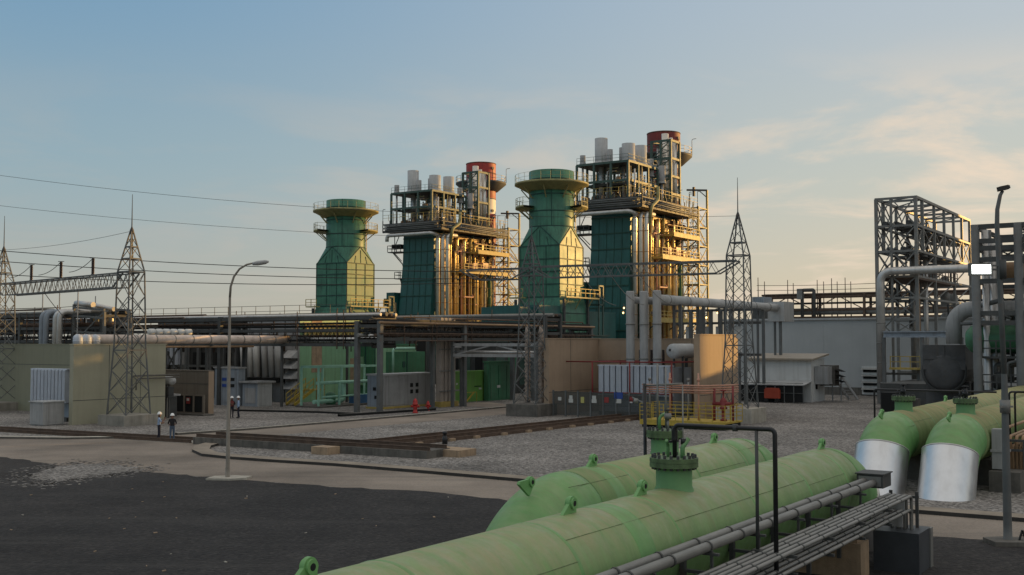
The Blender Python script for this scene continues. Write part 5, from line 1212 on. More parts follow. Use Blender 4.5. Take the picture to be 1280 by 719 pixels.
for k in range(3): MB().box(-.05, -.003, lv * (.1 + k * .3), lv * (.3 + k * .3), 1.2, 5.0).build('hall_opening', M['dark'] if k != 2 else M['greyl'], t)
mb = MB().bar((-.4, lv * .72, 2.2), (-.4, lv * .97, 6.0), .22).bar((-.42, lv * .97, 2.2), (-.42, lv * .72, 6.0), .22); mb.build('cross_brace', M['dsteel'], t)
for k in range(3): MB().box(-.5, -.06, lv * (.76 + .07 * k), lv * (.80 + .07 * k), 3.6, 6.1).build('wall_duct', M['rad'], t)
t, lu, lv, h, c = pbox('turbine_enclosure', 'dark green turbine enclosure behind the mint pipe frame', 'turbine enclosure', 470, 398, 520, 118, 432, 'darkgreen', 'darkgreen', .1, m2='midgreen')
MB().box(-.6, -.003, lv * .2, lv * .5, 1.5, h - 1.2).box(-1.0, -.003, lv * .55, lv * .8, .5, h - 2.2).build('enclosure_panel', M['midgreen'], t)
mb = MB()
for k in range(6): mb.box(-.08, -.003, lv * k / 6, lv * k / 6 + .1, 0, h)
mb.build('enclosure_rib', M['seam'], t)
t, lu, lv, h, c = pbox('generator_housing', 'rounded dark green generator housing above the grey container', 'generator housing', 491, 482, 531, 112, 440, 'darkgreen')
MB().path([(lu * .0 + .05, lv / 2, h - .5), (lu - .05, lv / 2, h - .5)], lv * .49, 20).build('housing_roof', M['darkgreen'], t); MB().box(lu * .42, lu * .45, -.05, -.003, .2, h).box(lu * .3, lu * .38, -.05, -.003, h - 1.6, h - 1.0).build('housing_seam', M['seam'], t)
MB().path(fillet([(-.4, -.4, 3.0), (-.4, -.4, h + .35), (lu * .6, -.4, h + .35)], .3, 4), .12, 10).build('mint_pipe', M['mint'], t)
t, lu, lv, h, c = pbox('grey_container', 'large grey equipment container with dark vents beside the red hydrant', 'container', 478, 459, 540, 101, 470, 'bluegrey', 'greyl', .1, m2='grey')
for x0, x1, z0, z1 in ((.08, .18, .35, .62), (.2, .36, .35, .62), (.55, .6, .62, .74), (.66, .71, .62, .74), (.55, .6, .42, .54), (.66, .71, .42, .54)): MB().box(lu * x0, lu * x1, -.04, -.003, h * z0, h * z1).build('vent_grille', M['dark'], t)
MB().box(lu * .02, lu * .48, -.05, -.003, .3, h - .25).build('container_door', M['greyl'] if False else M['grey'], t); split_build(MB().box(-.04, -.003, lv * .4, lv * .6, h * .55, h * .65).box(-.04, -.003, lv * .1, lv * .5, h * .3, h * .4), 'sign_plate', M['dark'], t); MB().box(-.1, lu + .1, -.3, lv + .1, 0, .18).build('base_frame', M['yelst'], t)
t, lu, lv, h, c = pbox('lime_cabinet', 'bright lime green equipment cabinet behind the rack post', 'cabinet', 566, 560, 607, 111, 466.5, 'cabgreen', 'cabgreen', .05)
for x0, x1, z0, z1, m in ((.2, .32, .66, .74, 'whsign'), (.22, .27, .4, .5, 'dsteel'), (.65, .85, .5, .53, 'dark'), (.78, .86, .4, .46, 'whsign'), (.1, .14, .6, .66, 'whsign')): MB().box(lu * x0, lu * x1, -.04, -.003, h * z0, h * z1).build('cabinet_sign', M[m], t)
MB().bar((lu * .28, -.5, .05), (lu * .52, -.5, 1.0), .12).bar((lu * .28, -.5, 1.0), (lu * .6, -.5, 1.0), .05).bar((lu * .6, -.5, 0), (lu * .6, -.5, 1.0), .05).build('step_ramp', M['yellow'], t)
t, lu, lv, h, c = pbox('green_container', 'tall dark green container left of the middle lattice tower', 'container', 611, 605, 643, 115, 453.5, 'darkgreen', 'darkgreen', .1, m2='darkgreen')
for k in range(3): MB().box(lu * (.05 + k * .32), lu * (.33 + k * .32), -.05, -.003, .2, h - .3).build('container_door', M['darkgreen'], t)
MB().box(lu * .3, lu * .42, -.08, -.053, h * .33, h * .4).build('container_sign', M['whsign'], t)
t, lu, lv, h, c = pbox('auxiliary_hall', 'dark shaded plant hall behind the middle tower', 'plant hall', 620, 560, 690, 128, 428, 'dsteel', 'gsteel', .2)
for k in range(5): MB().box(lu * k / 5, lu * (k + .7) / 5, -.06, -.003, 1, h - 1.5).build('hall_panel', M['darkgreen'] if k % 2 else M['gsteel'], t)
for k in range(4): MB().box(-.06, -.003, lv * k / 4 + .2, lv * (k + .7) / 4, 1, h - 1.5).build('hall_panel', M['dark'] if k % 2 else M['gsteel'], t)
t, lu, lv, h, c = pbox('auxiliary_hall', 'dark teal hall in shade below the right bypass stack', 'plant hall', 690, 650, 760, 132, 420, 'tealdk', 'gsteel', .2)
for k in range(6): MB().box(lu * k / 6, lu * (k + .6) / 6, -.06, -.003, .5, h - 1.2).build('hall_panel', M['dark'] if k % 2 else M['darkgreen'], t)
t, lu, lv, h, c = pbox('auxiliary_hall', 'long low dark hall below the left boiler and stack', 'plant hall', 470, 250, 640, 150, 408, 'dsteel', 'gsteel', .2)
for k in range(8): MB().box(-.06, -.003, lv * k / 8 + .4, lv * (k + .7) / 8, 2, h - 1).build('hall_panel', M['gsteel'] if k % 2 else M['dark'], t)
for k in range(8): MB().box(lu * k / 8, lu * (k + .6) / 8, -.06, -.003, 2, h - 1).build('hall_panel', M['gsteel'] if k % 2 else M['dark'], t)

# yellow stair
sc_ = corner(369, 106); t = pth('yellow_stair', 'yellow steel stair climbing right beside the pale green wall', 'stair', sc_)
ru, hz = ext(sc_, U, 392), zat(sc_ + U * ext(sc_, U, 392), 473)
for y in (0, 1.1):
    MB().bar((0, y, .1), (ru, y, hz - 1.1), .1, .28).build('stringer', M['yellow'], t)
    mb = MB().bar((0, y, 1.15), (ru, y, hz), .06).bar((0, y, .65), (ru, y, hz - .5), .05)
    for k in range(5): f = k / 4; mb.bar((ru * f, y, .1 + (hz - 1.2) * f), (ru * f, y, 1.15 + (hz - 1.15) * f), .05)
    mb.build('hand_rail', M['yellow'], t)
mb = MB()
for k in range(13): f = (k + .5) / 13; mb.box(ru * f - .14, ru * f + .14, .05, 1.05, .1 + (hz - 1.2) * f, .14 + (hz - 1.2) * f)
mb.build('tread', M['yelst'], t)
MB().box(ru, ru + 1.6, 0, 1.1, hz - 1.2, hz - 1.1).bar((ru + 1.5, .1, 0), (ru + 1.5, .1, hz), .12).bar((ru + 1.5, 1, 0), (ru + 1.5, 1, hz), .12).build('landing', M['yelst'], t)
# mint pipe frame
mf = corner(399, 103); t = pth('pipe_skid', 'mint green pipe frame with low pipes in front of the green enclosure', 'pipe skid', mf); lu_, hm = ext(mf, U, 476), zat(mf, 459)
mb = MB()
for x in (0, lu_ * .32, lu_ * .62, lu_): mb.bar((x, 0, 0), (x, 0, hm if x in (0, lu_) else hm * .62), .17); mb.bar((x, 2.2, 0), (x, 2.2, hm), .17)
mb.bar((0, 0, hm), (lu_, 0, hm), .2); mb.bar((0, 2.2, hm), (lu_, 2.2, hm), .2); mb.bar((0, 0, hm), (0, 2.2, hm), .2); mb.build('skid_frame', M['mint'], t)
MB().path([(.3, .5, hm * .60), (lu_ * .95, .5, hm * .60)], .16, 10).path(fillet([(.3, .9, .5), (lu_ * .5, .9, .5), (lu_ * .5, .9, hm * .6)], .3, 4), .2, 10).path([(lu_ * .1, .3, .95), (lu_ * .8, .3, .95)], .1, 8).build('skid_pipe', M['mint'], t)
MB().box(lu_ * .62, lu_ * .82, .1, 1.2, 0, 1.0).build('pump_block', mat('blue_pump_paint', (.05, .14, .28), .5, var=.2), t); MB().lathe([(.001, 0), (.45, .05), (.5, .3), (.5, 1.1), (.3, 1.3), (.001, 1.35)], (lu_ * .33, 1.2, 0), 14).build('vessel', M['darkgreen'], t)
MB().box(-.4, lu_ + .3, -.5, 2.6, 0, .15).build('skid_base', M['concd'], t)
# hydrants
for px, py, hgt_, lb in ((519, 516.5, 1.3, 'large red fire hydrant by the white kerb'), (535, 513.5, .9, 'smaller red hydrant beside the bus duct')):
    p = G(px, py); t = thing('fire_hydrant', lb, 'hydrant', p); s_ = hgt_ / 1.55
    MB().lathe([(.001, 0), (.3, 0), (.3, .1), (.2, .14), (.2, .8), (.3, .85), (.3, .95), (.24, 1.0), (.24, 1.25), (.14, 1.42), (.06, 1.46), (.06, 1.55), (.001, 1.55)], n=16).build('hydrant_body', M['hydrant'], t)
    MB().tube((-.45, 0, .7), (.45, 0, .7), .12, n=10).tube((0, -.4, .62), (0, 0, .62), .13, n=10).build('hydrant_outlet', M['hydrant'], t); t.scale = (s_, s_, s_)

# ================================================================== PIPE RACKS
def rack(label, a, d, length, wid, col, zs, zc0=0, beam='dsteel', pipes=(), trays=(), seed=1, post='steel', name='pipe_rack', step=6.0, rail=False, brace=False, thin=0, k0=0):
    rnd = random.Random(seed); an = math.atan2(d.y, d.x); t = thing(name, label, 'pipe rack', (a.x, a.y, 0), an)
    n = max(1, round(length / step))
    for k in range(k0, n + 1):
        x = length * k / n
        for y in ((0, wid) if wid > .5 else (0,)): MB().bar((x, y, zc0), (x, y, zs[-1] + .3), col).build('rack_post', M[post], t)
    mb = MB()
    for z in zs:
        for y in (0, wid): mb.bar((0, y, z), (length, y, z), .18, .28)
        for k in range(n + 1): x = length * k / n; mb.bar((x, 0, z - .15), (x, wid, z - .15), .18, .28)
    if brace:
        for k in range(n):
            x0, x1 = length * k / n, length * (k + 1) / n; xm = (x0 + x1) / 2
            for y in (0,): mb.bar((x0, y, zs[-2] if len(zs) > 1 else 0), (xm, y, zs[-1]), .12); mb.bar((xm, y, zs[-1]), (x1, y, zs[-2] if len(zs) > 1 else 0), .12)
    mb.build('rack_beam', M[beam], t)
    if thin:
        mb = MB(); q = int(length / 1.1)
        for y in (.0, wid):
            MB().path([(length * k / (2 * q), y, zs[k % 2]) for k in range(2 * q + 1)], .03, 4).build('rack_truss', M[beam], t)
        mb = MB()
        for k in range(thin):
            y, z, r = rnd.uniform(-.3, wid + .1), rnd.uniform(zs[0] - .2, zs[-1] + .9), rnd.uniform(.03, .09); x0 = rnd.uniform(0, length * .4); x1 = rnd.uniform(length * .6, length)
            mb.path(fillet([(x0, y, z - .8), (x0, y, z), (x1, y, z), (x1, y, z - .9)], .2, 3), r, 6)
        for k in range(thin * 2): x, y = rnd.uniform(0, length), rnd.choice((-.2, wid + .2)); mb.bar((x, y, zs[0] - .4), (x, y, zs[-1] + rnd.uniform(.2, 1.1)), .06)
        split_build(mb, 'small_pipe', M['rustst'], t)
    for y, z, r, m in pipes: MB().path([(-.4, y, z), (length + .4, y, z)], r, 12).build('rack_pipe', M[m], t)
    for y0, y1, z in trays:
        mb = MB().box(0, length, y0, y1, z, z + .04).box(0, length, y0, y0 + .03, z, z + .22)
        for k in range(4): yy = y0 + (y1 - y0) * (k + .5) / 4; mb.tube((0, yy, z + .12), (length, yy, z + .12), .06, n=6)
        mb.build('cable_tray', M['cable'], t)
    if rail: MB().rail([(0, 0, zs[-1] + .3), (length, 0, zs[-1] + .3)], 1.1, 2, .02).build('guard_rail', M['dsteel'], t)
    return t
RA = corner(447, 96.5) - V * 2.6; RA.z = 0
rack('dark cable rack on tall posts running along the service road', RA, U, 37, 2.6, .40, (6.4, 7.7), trays=((.1, 1.2, 7.0), (1.3, 2.5, 7.0), (.1, 1.2, 7.95), (1.3, 2.5, 7.95)), pipes=((.3, 6.75, .12, 'rustst'), (.9, 6.75, .1, 'silverd'), (2.2, 6.75, .16, 'galv'), (-.25, 7.85, .10, 'orange'), (-.25, 6.9, .07, 'rustst')), seed=2, step=12.3, thin=10, post='steel')
rack('long dark pipe rack crossing behind the left walls with railings on top', RA + U * 4 + V * 1.6, V, 78, 3.2, .38, (5.9, 7.2, 8.3), trays=((.1, 1.4, 7.5), (1.6, 3.0, 7.5), (.1, 1.4, 6.2), (1.6, 3.0, 6.2)), pipes=((.4, 8.6, .16, 'galv'), (1.0, 8.6, .12, 'rustst'), (1.7, 8.65, .2, 'dsteel'), (2.5, 8.6, .15, 'silverd'), (-.15, 7.9, .10, 'dsteel'), (-.15, 6.7, .12, 'rustst')), seed=4, step=19.5, rail=True, post='dsteel', thin=22, k0=1)
rack('dark pipe rack along the foot of the two boilers', corner(700, 118), V, 62, 3.0, .34, (7.2, 8.7), trays=((.1, 1.4, 7.5), (1.6, 2.8, 7.5)), pipes=((.4, 9.0, .18, 'dsteel'), (1.2, 9.0, .14, 'rustst'), (2.0, 9.0, .2, 'galv')), seed=5, step=15, post='dsteel', thin=10)
rack('pale lattice rack beam in shade between the bus ducts and the middle tower', corner(566, 104), -V * 1.0, 9.5, 1.4, .25, (4.9, 5.9), beam='grey', pipes=((.4, 5.2, .12, 'silverd'), (.9, 5.2, .14, 'grey')), seed=6, step=7, brace=True)
# white insulated pipe along the racks
wp0 = corner(97, 84.5); wl = ext(wp0 + Z * 6, U, 478)
t = pth('insulated_pipe', 'long pinkish white insulated pipe catching the low sun across the left side', 'pipe', wp0 + Z * 6.38)
MB().path([(0, 0, 0), (wl * .62, 0, 0)], .37, 20).build('pipe_jacket', mat('pinkish_white_lagging', (.66, .54, .46), .55, var=.25, scale=1.2, streak=.2, spots=.4, spotcol=(.32, .14, .06)), t)
MB().path([(wl * .622, 0, 0), (wl * .80, 0, 0)], .34, 20).build('pipe_jacket', M['greyl'], t); MB().path([(wl * .802, 0, 0), (wl, 0, 0)], .30, 20).build('pipe_jacket', M['whitep'], t)
mb = MB(); x = 1.5
while x < wl: mb.tube((x, 0, 0), (x + .09, 0, 0), .39, n=20); x += 1.9
mb.build('pipe_band', M['galv'], t)
MB().path([(1.5, -.1, -.62), (wl * .5, -.1, -.62)], .09, 8).build('drain_pipe', M['orange'], t)
mb = MB(); x = 4
while x < wl: mb.bar((x, .3, -6.3), (x, .3, -.4), .2); mb.bar((x, -.5, -.5), (x, .6, -.5), .14); x += 9
mb.build('pipe_stand', M['dsteel'], t)
for k in range(3):
    p = corner(98 + 11 * k, 83.8 + k * .9); t = pth('surge_vessel', ['left', 'middle', 'right'][k] + ' one of three pale blue vessels above the olive wall', 'vessel', p + Z * 5.9, 'pale vessels above the wall')
    MB().lathe([(.001, 0), (.36, .0), (.36, .6), (.28, .76), (.12, .84), (.001, .86)], n=18).lathe([(.36, .3), (.38, .31), (.38, .36), (.36, .37)], n=18).build('vessel_shell', M['rad'], t)
    MB().bar((0, .0, -5.9), (0, 0, 0), .22).build('vessel_post', M['dsteel'], t)
# valves in a row on the rack: white round ends seen over the pipe
for k in range(6):
    p = corner(187 + 9.2 * k, 96.5 + k * .5); t = pth('pipe_end', 'round pale pipe end number %s from the left above the white pipe' % ('one two three four five six'.split()[k]), 'pipe end', p + Z * 7.05, 'row of pale pipe ends')
    MB().lathe([(.001, -.10), (.2, -.08), (.28, 0), (.28, .5), (.001, .5)], n=16).build('pipe_cap', M['whitep'], t).rotation_euler = (0, R(90), 0)
    MB().bar((.3, 0, -7.05), (.3, 0, -.25), .12).build('pipe_stand', M['dsteel'], t)
# far left: bundled pipes with expansion loop
pl = corner(98, 112); rack('dark multi deck pipe rack at the far left behind the olive wall', pl - V * 8, V, 40, 3.0, .3, (6.2, 7.5, 8.8), trays=((.1, 1.4, 6.5), (1.5, 2.9, 6.5)), pipes=((.4, 7.85, .2, 'bluegrey'), (1.1, 7.85, .18, 'dsteel'), (2.0, 7.85, .2, 'rustst'), (.5, 9.1, .22, 'dsteel'), (1.6, 9.1, .2, 'dsteel'), (2.4, 9.1, .15, 'galv')), seed=8, step=4.5, post='dsteel', thin=10)
t = pth('expansion_loop', 'tall bluish pipe loop bending over the far left rack', 'pipe loop', pl - V * 1.4 - U * 3.8)
for k, (px, y) in enumerate(((62, 0), (67, .5), (79, 1.0), (84, 1.5))):
    e = ext(pl - V * 1.4 - U * 3.8, V, px); MB().path(fillet([(-1, e, 0), (-1, e, 9.1), (-1 + 4, e - 2.4, 9.1), (3, e - 2.4, 6)], .7, 6), .27, 14).build('loop_pipe', M['bluegrey'] if k < 2 else M['silverd'], t)
e = ext(pl - V * 1.4 - U * 3.8, V, 84)
mb = MB()
for x, y, z in ((0, -.8, 9.8), (3, -.8, 9.8), (0, -5.5, 9.0), (3, -5.5, 9.0)): mb.bar((x, e + y, 0), (x, e + y, z), .22)
for z in (9.5, 8.7, 7.2): mb.bar((0, e - .8, z), (0, e - 5.5, z - .3), .2); mb.bar((3, e - .8, z), (3, e - 5.5, z - .3), .2)
mb.bar((0, e - .8, 6), (0, e - 5.5, 9), .14); mb.build('loop_frame', M['steel'], t)
MB().path([(.2, e - .8, 9.9), (.2, e - 3.5, 9.7)], .28, 12).path([(1.4, e - .8, 9.9), (1.4, e - 5, 9.3)], .22, 12).build('loop_pipe', M['silverd'], t)
# thin masts and stays over the racks at left
for k, (px, yt, d) in enumerate(((53, 365, 108), (74, 363, 108), (97, 362, 104), (108, 378, 118), (119, 370, 118))):
    p = corner(px, d); t = pth('thin_mast', ['leftmost', 'second', 'third', 'fourth', 'rightmost'][k] + ' thin mast standing over the far left pipe rack', 'mast', p, 'thin masts at left'); MB().tube((0, 0, 0), (0, 0, zat(p, yt)), .09, .05, 6).build('mast_pole', M['galv'], t)
p = corner(10, 118); wire('lightning_wire', 'thin wire strung between masts over the far left rack', at(10, 388, 118), at(121, 380, 118), .1, .03, group='wires over the racks')

# bus duct risers with bands
bd = corner(549, 104.5); t = pth('bus_duct', 'four tall brownish ducts banded together by the service road', 'bus duct', bd); hb = zat(bd, 404)
for k in range(4):
    e = ext(bd, U, 548 + 4.9 * k); MB().box(e, e + .42, -.3, .3, .5, hb).build('duct_riser', mat('brown_grey_duct', (.36, .31, .27), .55, var=.2, scale=.6, streak=.5), t)
    MB().box(e, e + .42, -.28, 2.8, hb, hb + .5).build('duct_elbow', MATS['brown_grey_duct'], t)
for zf in (.18, .42, .68): MB().box(-.4, ext(bd, U, 570), -.42, -.31, hb * zf, hb * zf + .12).build('duct_band', M['galv'], t)
MB().box(-.5, ext(bd, U, 566), -.7, .7, 0, .5).build('duct_plinth', M['yelst'], t)
p = corner(541, 103); t = pth('rack_column', 'grey steel column left of the four brown ducts', 'column', p); MB().bar((0, 0, 0), (0, 0, zat(p, 410)), .32).box(-.35, .35, -.35, .35, 0, .1).build('column_shaft', M['steel'], t)

# three big isolated bus ducts and the long grey pipe
bt = pm_ + U * 2.2
for k, (px, yt) in enumerate(((788.5, 364), (805.5, 364), (822, 363))):
    p = bt + V * ext(bt, V, px); zt = zat(p, yt); t = pth('vertical_duct', ['left', 'middle', 'right'][k] + ' one of three tall grey ducts rising from the large transformer', 'duct', p, 'grey vertical ducts')
    z0 = zat(p, 457); MB().lathe([(.36, z0), (.36, zt - .1), (.30, zt), (.001, zt)], n=24).build('duct_pipe', M['grey'], t)
    MB().lathe([(.36, zt - 2.9), (.42, zt - 2.88), (.42, zt - 2.8), (.36, zt - 2.78)], n=24).lathe([(.36, z0 + .5), (.40, z0 + .52), (.40, z0 + .62), (.36, z0 + .64)], n=24).build('duct_flange', M['galv'], t)
    MB().path([(0, 0, zt - .75), (30 if k == 2 else 9, 0, zt - .75)], .42 if k == 2 else .3, 24).build('duct_arm', M['grey'] if k < 2 else M['greyl'], t)
    if k == 2:
        mb = MB()
        for x in range(4, 30, 5): mb.bar((x, -.3, 0), (x, -.3, zt - 1.1), .26); mb.bar((x, .3, 0), (x, .3, zt - 1.1), .2)
        mb.build('duct_post', M['steel'], t)
        mb = MB()
        for x in range(2, 30, 4): mb.lathe([(.42, -.05), (.46, -.04), (.46, .04), (.42, .05)], (0, 0, 0), 24); mb.v[-96:] = [(x + z, y, zt - .75 + x_) for x_, y, z in mb.v[-96:]]
        mb.build('duct_joint', M['galv'], t)
        MB().box(28.5, 31.5, -.9, .9, zt - 2.2, zt - .1).build('duct_end_box', M['greyl'], t)
# clutter of grey columns and white panels behind the transformer bay
cl = pth('equipment_rack', 'row of dark columns with white panels behind the lit orange wall', 'equipment rack', corner(850, 104)); 
for k in range(6):
    e = -ext(corner(850, 104), -V, 852 + 12.5 * k); e = e
    MB().bar((0, e, 0), (0, e, 9.2), .3).build('rack_post', M['steel'], cl)
    MB().box(.3, .36, e - .9, e - .35, 5.2, 7.6).build('white_panel', M['whitep'], cl)
mb = MB()
for z in (5.0, 7.9, 9.1): mb.bar((0, .5, z), (0, -8, z), .22)
mb.build('rack_beam', M['dsteel'], cl)


# ================================================================== YELLOW RAILED VALVE SKID
vs = corner(905, 76.5); t = pth('valve_platform', 'yellow railed valve platform with pink pipes before the lit wall', 'valve platform', vs); Lv = ext(vs, V, 800)
Lu = 3.2; zf = .55
MB().box(0, Lu, 0, Lv, zf - .12, zf).build('platform_floor', M['yellow'], t); MB().box(.15, Lu - .1, .1, Lv - .1, 0, zf - .122).build('platform_base', M['dark'], t); MB().box(-.04, -.002, 0, Lv, zf - .35, zf + .02).build('kick_plate', M['yellow'], t)
rr = MB()
for z in (.35, .62, .89, 1.16): 
    for a, b in (((0, 0), (0, Lv)), ((0, 0), (Lu, 0)), ((Lu, 0), (Lu, Lv)), ((0, Lv), (Lu, Lv))): rr.bar((*a, zf + z), (*b, zf + z), .032)
k = 0
while k <= Lv + .01: rr.bar((0, k, zf), (0, k, zf + 1.16), .045); rr.bar((Lu, k, zf), (Lu, k, zf + 1.16), .045); k += Lv / 7
for x in (Lu / 3, 2 * Lu / 3): rr.bar((x, 0, zf), (x, 0, zf + 1.16), .06); rr.bar((x, Lv, zf), (x, Lv, zf + 1.16), .06)
rr.build('guard_rail', M['yellow'], t)
zp = zat(vs, 484)
for k in range(4): MB().path(fillet([(1.0 + .12 * (k % 2), Lv + .3, zp - .17 * k), (1.0 + .12 * (k % 2), 2.0, zp - .17 * k), (3.0 + .1 * k, 1.0, zp - .17 * k), (Lu + 1.5, .9, zp - .17 * k)], .4, 4), .06, 8).build('header_pipe', M['copper'], t)
for k, y in enumerate((Lv - .2, Lv * .72, Lv * .5, Lv * .38)): MB().tube((1.2, y, zf), (1.2, y, zp + (.9 if k % 2 else .5)), .07, n=8).lathe([(.001, 0), (.12, .02), (.12, .2), (.001, .22)], (1.2, y, zp + .3), 10).build('riser_pipe', M['copper'] if k % 2 else M['galv'], t)
MB().lathe([(.001, 0), (.24, 0), (.24, .1), (.14, .14), (.14, .8), (.28, .84), (.28, .96), (.2, 1.0), (.26, 1.4), (.14, 1.6), (.06, 1.64), (.06, 2.1), (.2, 2.12), (.2, 2.2), (.001, 2.2)], (1.9, .9, zf), 16).tube((1.9, .3, zf + 1.2), (1.9, 1.7, zf + 1.2), .14, n=10).build('deluge_valve', M['maroon'], t)
MB().tube((1.9, 1.6, zf), (1.9, 1.6, zp - .2), .1, n=10).tube((2.2, .3, zf), (2.2, .3, zp), .08, n=8).build('red_riser', M['maroon'], t)

# ================================================================== WHITE BUILDING, ANNEX AND STEEL ON THE RIGHT
wb = corner(905, 136); t = pth('white_building', 'long white sheet clad building behind the right lattice tower', 'building', wb); hwb = zat(wb, 401.5)
MB().box(0, 30, -62, 0, 0, hwb).build('wall', M['whitewall'], t); MB().box(-.25, 30.2, -62.2, .25, hwb + .002, hwb + .22).build('roof_edge', M['greyl'], t)
mb = MB()
for k in range(10): mb.box(-.02, -.003, -6.2 * k - .05, -6.2 * k, .9, hwb)
mb.build('cladding_seam', M['whitewall'], t); MB().box(-.06, -.003, -62, 0, 0, .9).build('wall_plinth', M['concd'], t)
e0, e1 = -ext(wb, -V, 1078), -ext(wb, -V, 1106)
mb = MB().box(-.16, -.004, e1, e0, zat(wb + V * e0, 493), zat(wb + V * e0, 458)); lv0 = mb.build('louver_frame', M['whitep'], t)
for k in range(4): z0 = zat(wb + V * e0, 490 - 8.3 * k); MB().box(-.30, -.165, e1 + .2, e0 - .2, z0, z0 + .42).build('louver_slot', M['dark'], t); MB().add([(-.17, e1, z0 + .48), (-.17, e0, z0 + .48), (-.6, e1, z0 + .30), (-.6, e0, z0 + .30)], [(0, 1, 3, 2), (2, 3, 1, 0)]).build('louver_blade', M['whitep'], t)
# annex in front
an = corner(1013, 112); t = pth('small_annex', 'small white flat roofed annex with dark caged bay below', 'annex building', an); la, lua, ha = ext(an, V, 935), ext(an, U, 1031), zat(an, 449)
MB().box(0, lua, 0, la, 0, ha).build('wall', M['whitep'], t)
MB().add([(-.5, -.4, ha - .12), (lua + .4, -.4, ha + .35), (lua + .4, la, ha + .35), (-.5, la, ha - .12), (-.5, -.4, ha + .06), (lua + .4, -.4, ha + .53), (lua + .4, la, ha + .53), (-.5, la, ha + .06)], [(0, 1, 2, 3), (4, 7, 6, 5), (0, 4, 5, 1), (0, 3, 7, 4), (1, 5, 6, 2)]).build('roof', mat('tan_sheet_roof', (.32, .27, .21), .6, var=.2), t)
zc_ = zat(an, 477)
MB().add([(-.003, -.1, zc_), (-.003, la, zc_), (-2.6, la, zc_ - .35), (-2.6, -.1, zc_ - .35), (-.003, -.1, zc_ + .08), (-.003, la, zc_ + .08), (-2.6, la, zc_ - .27), (-2.6, -.1, zc_ - .27)], [(3, 2, 1, 0), (4, 5, 6, 7), (2, 3, 7, 6), (0, 4, 7, 3)]).build('canopy', M['greyl'], t)
MB().box(-2.45, -2.4, 0, la, .1, zc_ - .4).build('cage_mesh', M['dark'], t)
mb = MB()
for k in range(8): mb.bar((-2.5, la * k / 7, 0), (-2.5, la * k / 7, zc_ - .35), .09)
for z in (1.0, 2.0): mb.bar((-2.5, 0, z), (-2.5, la, z), .06)
mb.build('cage_post', M['steel'], t)
MB().box(lua * .2, lua * .5, -.04, -.003, .1, 2.1).build('door', M['whitep'], t); MB().box(lua * .28, lua * .42, -.07, -.043, 1.3, 1.9).build('door_window', M['dark'], t)
ac = pth('cooling_unit', 'boxy cooling unit with dark louvers on the annex side wall', 'cooling unit', an + U * (lua * .2) - V * .02)
MB().box(0, 1.5, -1.4, -.04, zc_ - .3, zc_ + 1.5).build('unit_case', M['grey'], ac); MB().box(1.7, 3.2, -1.6, -.1, zc_ - .5, zc_ + 1.6).build('unit_plenum', M['concd'], ac)
for k in range(3): MB().add([(1.6, -1.62, zc_ + .1 + .55 * k), (3.3, -1.62, zc_ + .1 + .55 * k), (1.6, -2.3, zc_ - .15 + .55 * k), (3.3, -2.3, zc_ - .15 + .55 * k)], [(0, 1, 3, 2), (2, 3, 1, 0)]).build('unit_louver', M['dark'], ac)
st = pth('metal_stair', 'grey metal stair leaning down beside the annex', 'stair', an + U * lua - V * .8)
for y in (0, -.9): MB().bar((.3, y, 2.6), (2.9, y - .9, .1), .1, .24).build('stringer', M['greyl'], st)
mb = MB()
for k in range(9): f = k / 8; mb.bar((.3 + 2.6 * f, -.9 * f, 2.6 - 2.5 * f), (.3 + 2.6 * f, -.9 - .9 * f, 2.6 - 2.5 * f), .2, .05)
mb.bar((.2, .0, 2.65), (.2, -.9, 2.65), .6, .06); mb.bar((.1, 0, 0), (.1, 0, 2.6), .1); mb.bar((.1, -.9, 0), (.1, -.9, 2.6), .1); mb.build('tread', M['grey'], st)
rx = an - U * 2.9 + V * ext(an, V, 975); t = pth('red_cart', 'red equipment cart standing in the caged bay', 'cart', rx); MB().box(0, .3, -1.0, .6, .45, 1.35).box(.0, .25, -.9, .5, 1.35, 1.5).build('cart_body', mat('red_orange_paint', (.36, .06, .03), .5, var=.2), t)
mb = MB()
for y in (-.8, .4): mb.tube((-.05, y, .22), (.06, y, .22), .22, n=14); mb.bar((.1, y, .2), (.1, y, .5), .08)
split_build(mb, 'wheel', M['black'], t)
# roof top pipe racks over the white building
rr = corner(955, 150); t0 = rack('rusty brown pipe rack with trusses seen over the white building roof', Vector((rr.x, rr.y, 0)) - V * 0, -V, 34, 3.0, .3, (9.4, 10.4, 12.2), beam='rustst', pipes=((.5, 10.2, .45, 'galv'), (1.6, 10.2, .4, 'dsteel'), (.3, 12.5, .12, 'rustst'), (1.2, 12.5, .2, 'dsteel'), (2.2, 12.5, .16, 'rustst')), trays=((.1, 1.5, 11.2),), seed=11, step=6.5, brace=True, post='rustst')
t0['label'] = 'rusty brown pipe rack with trusses seen over the white building roof'
for k, (px, yt, yb) in enumerate(((948, 347, 385), (956, 352, 385), (985, 350, 372), (992, 354, 372), (1022, 350, 372), (1030, 352, 372), (1040, 348, 372), (1047, 352, 372), (1057, 347, 372), (1064, 352, 372))):
    p = corner(px, 149.5); t = pth('lightning_rod', '%s thin rod from the left above the roof rack' % 'first second third fourth fifth sixth seventh eighth ninth tenth'.split()[k], 'lightning rod', p, 'rods above the roof rack'); MB().tube((0, 0, 9), (0, 0, zat(p, yt)), .09, .05, 6).build('rod_pole', M['rustst'], t)
for k, y in enumerate((357, 363)): wire('lightning_wire', ['upper', 'lower'][k] + ' thin wire between the rods above the roof rack', at(946, y, 149.5), at(1100, y - 3, 128), .1, .035, 'rustst', group='wires over the racks')
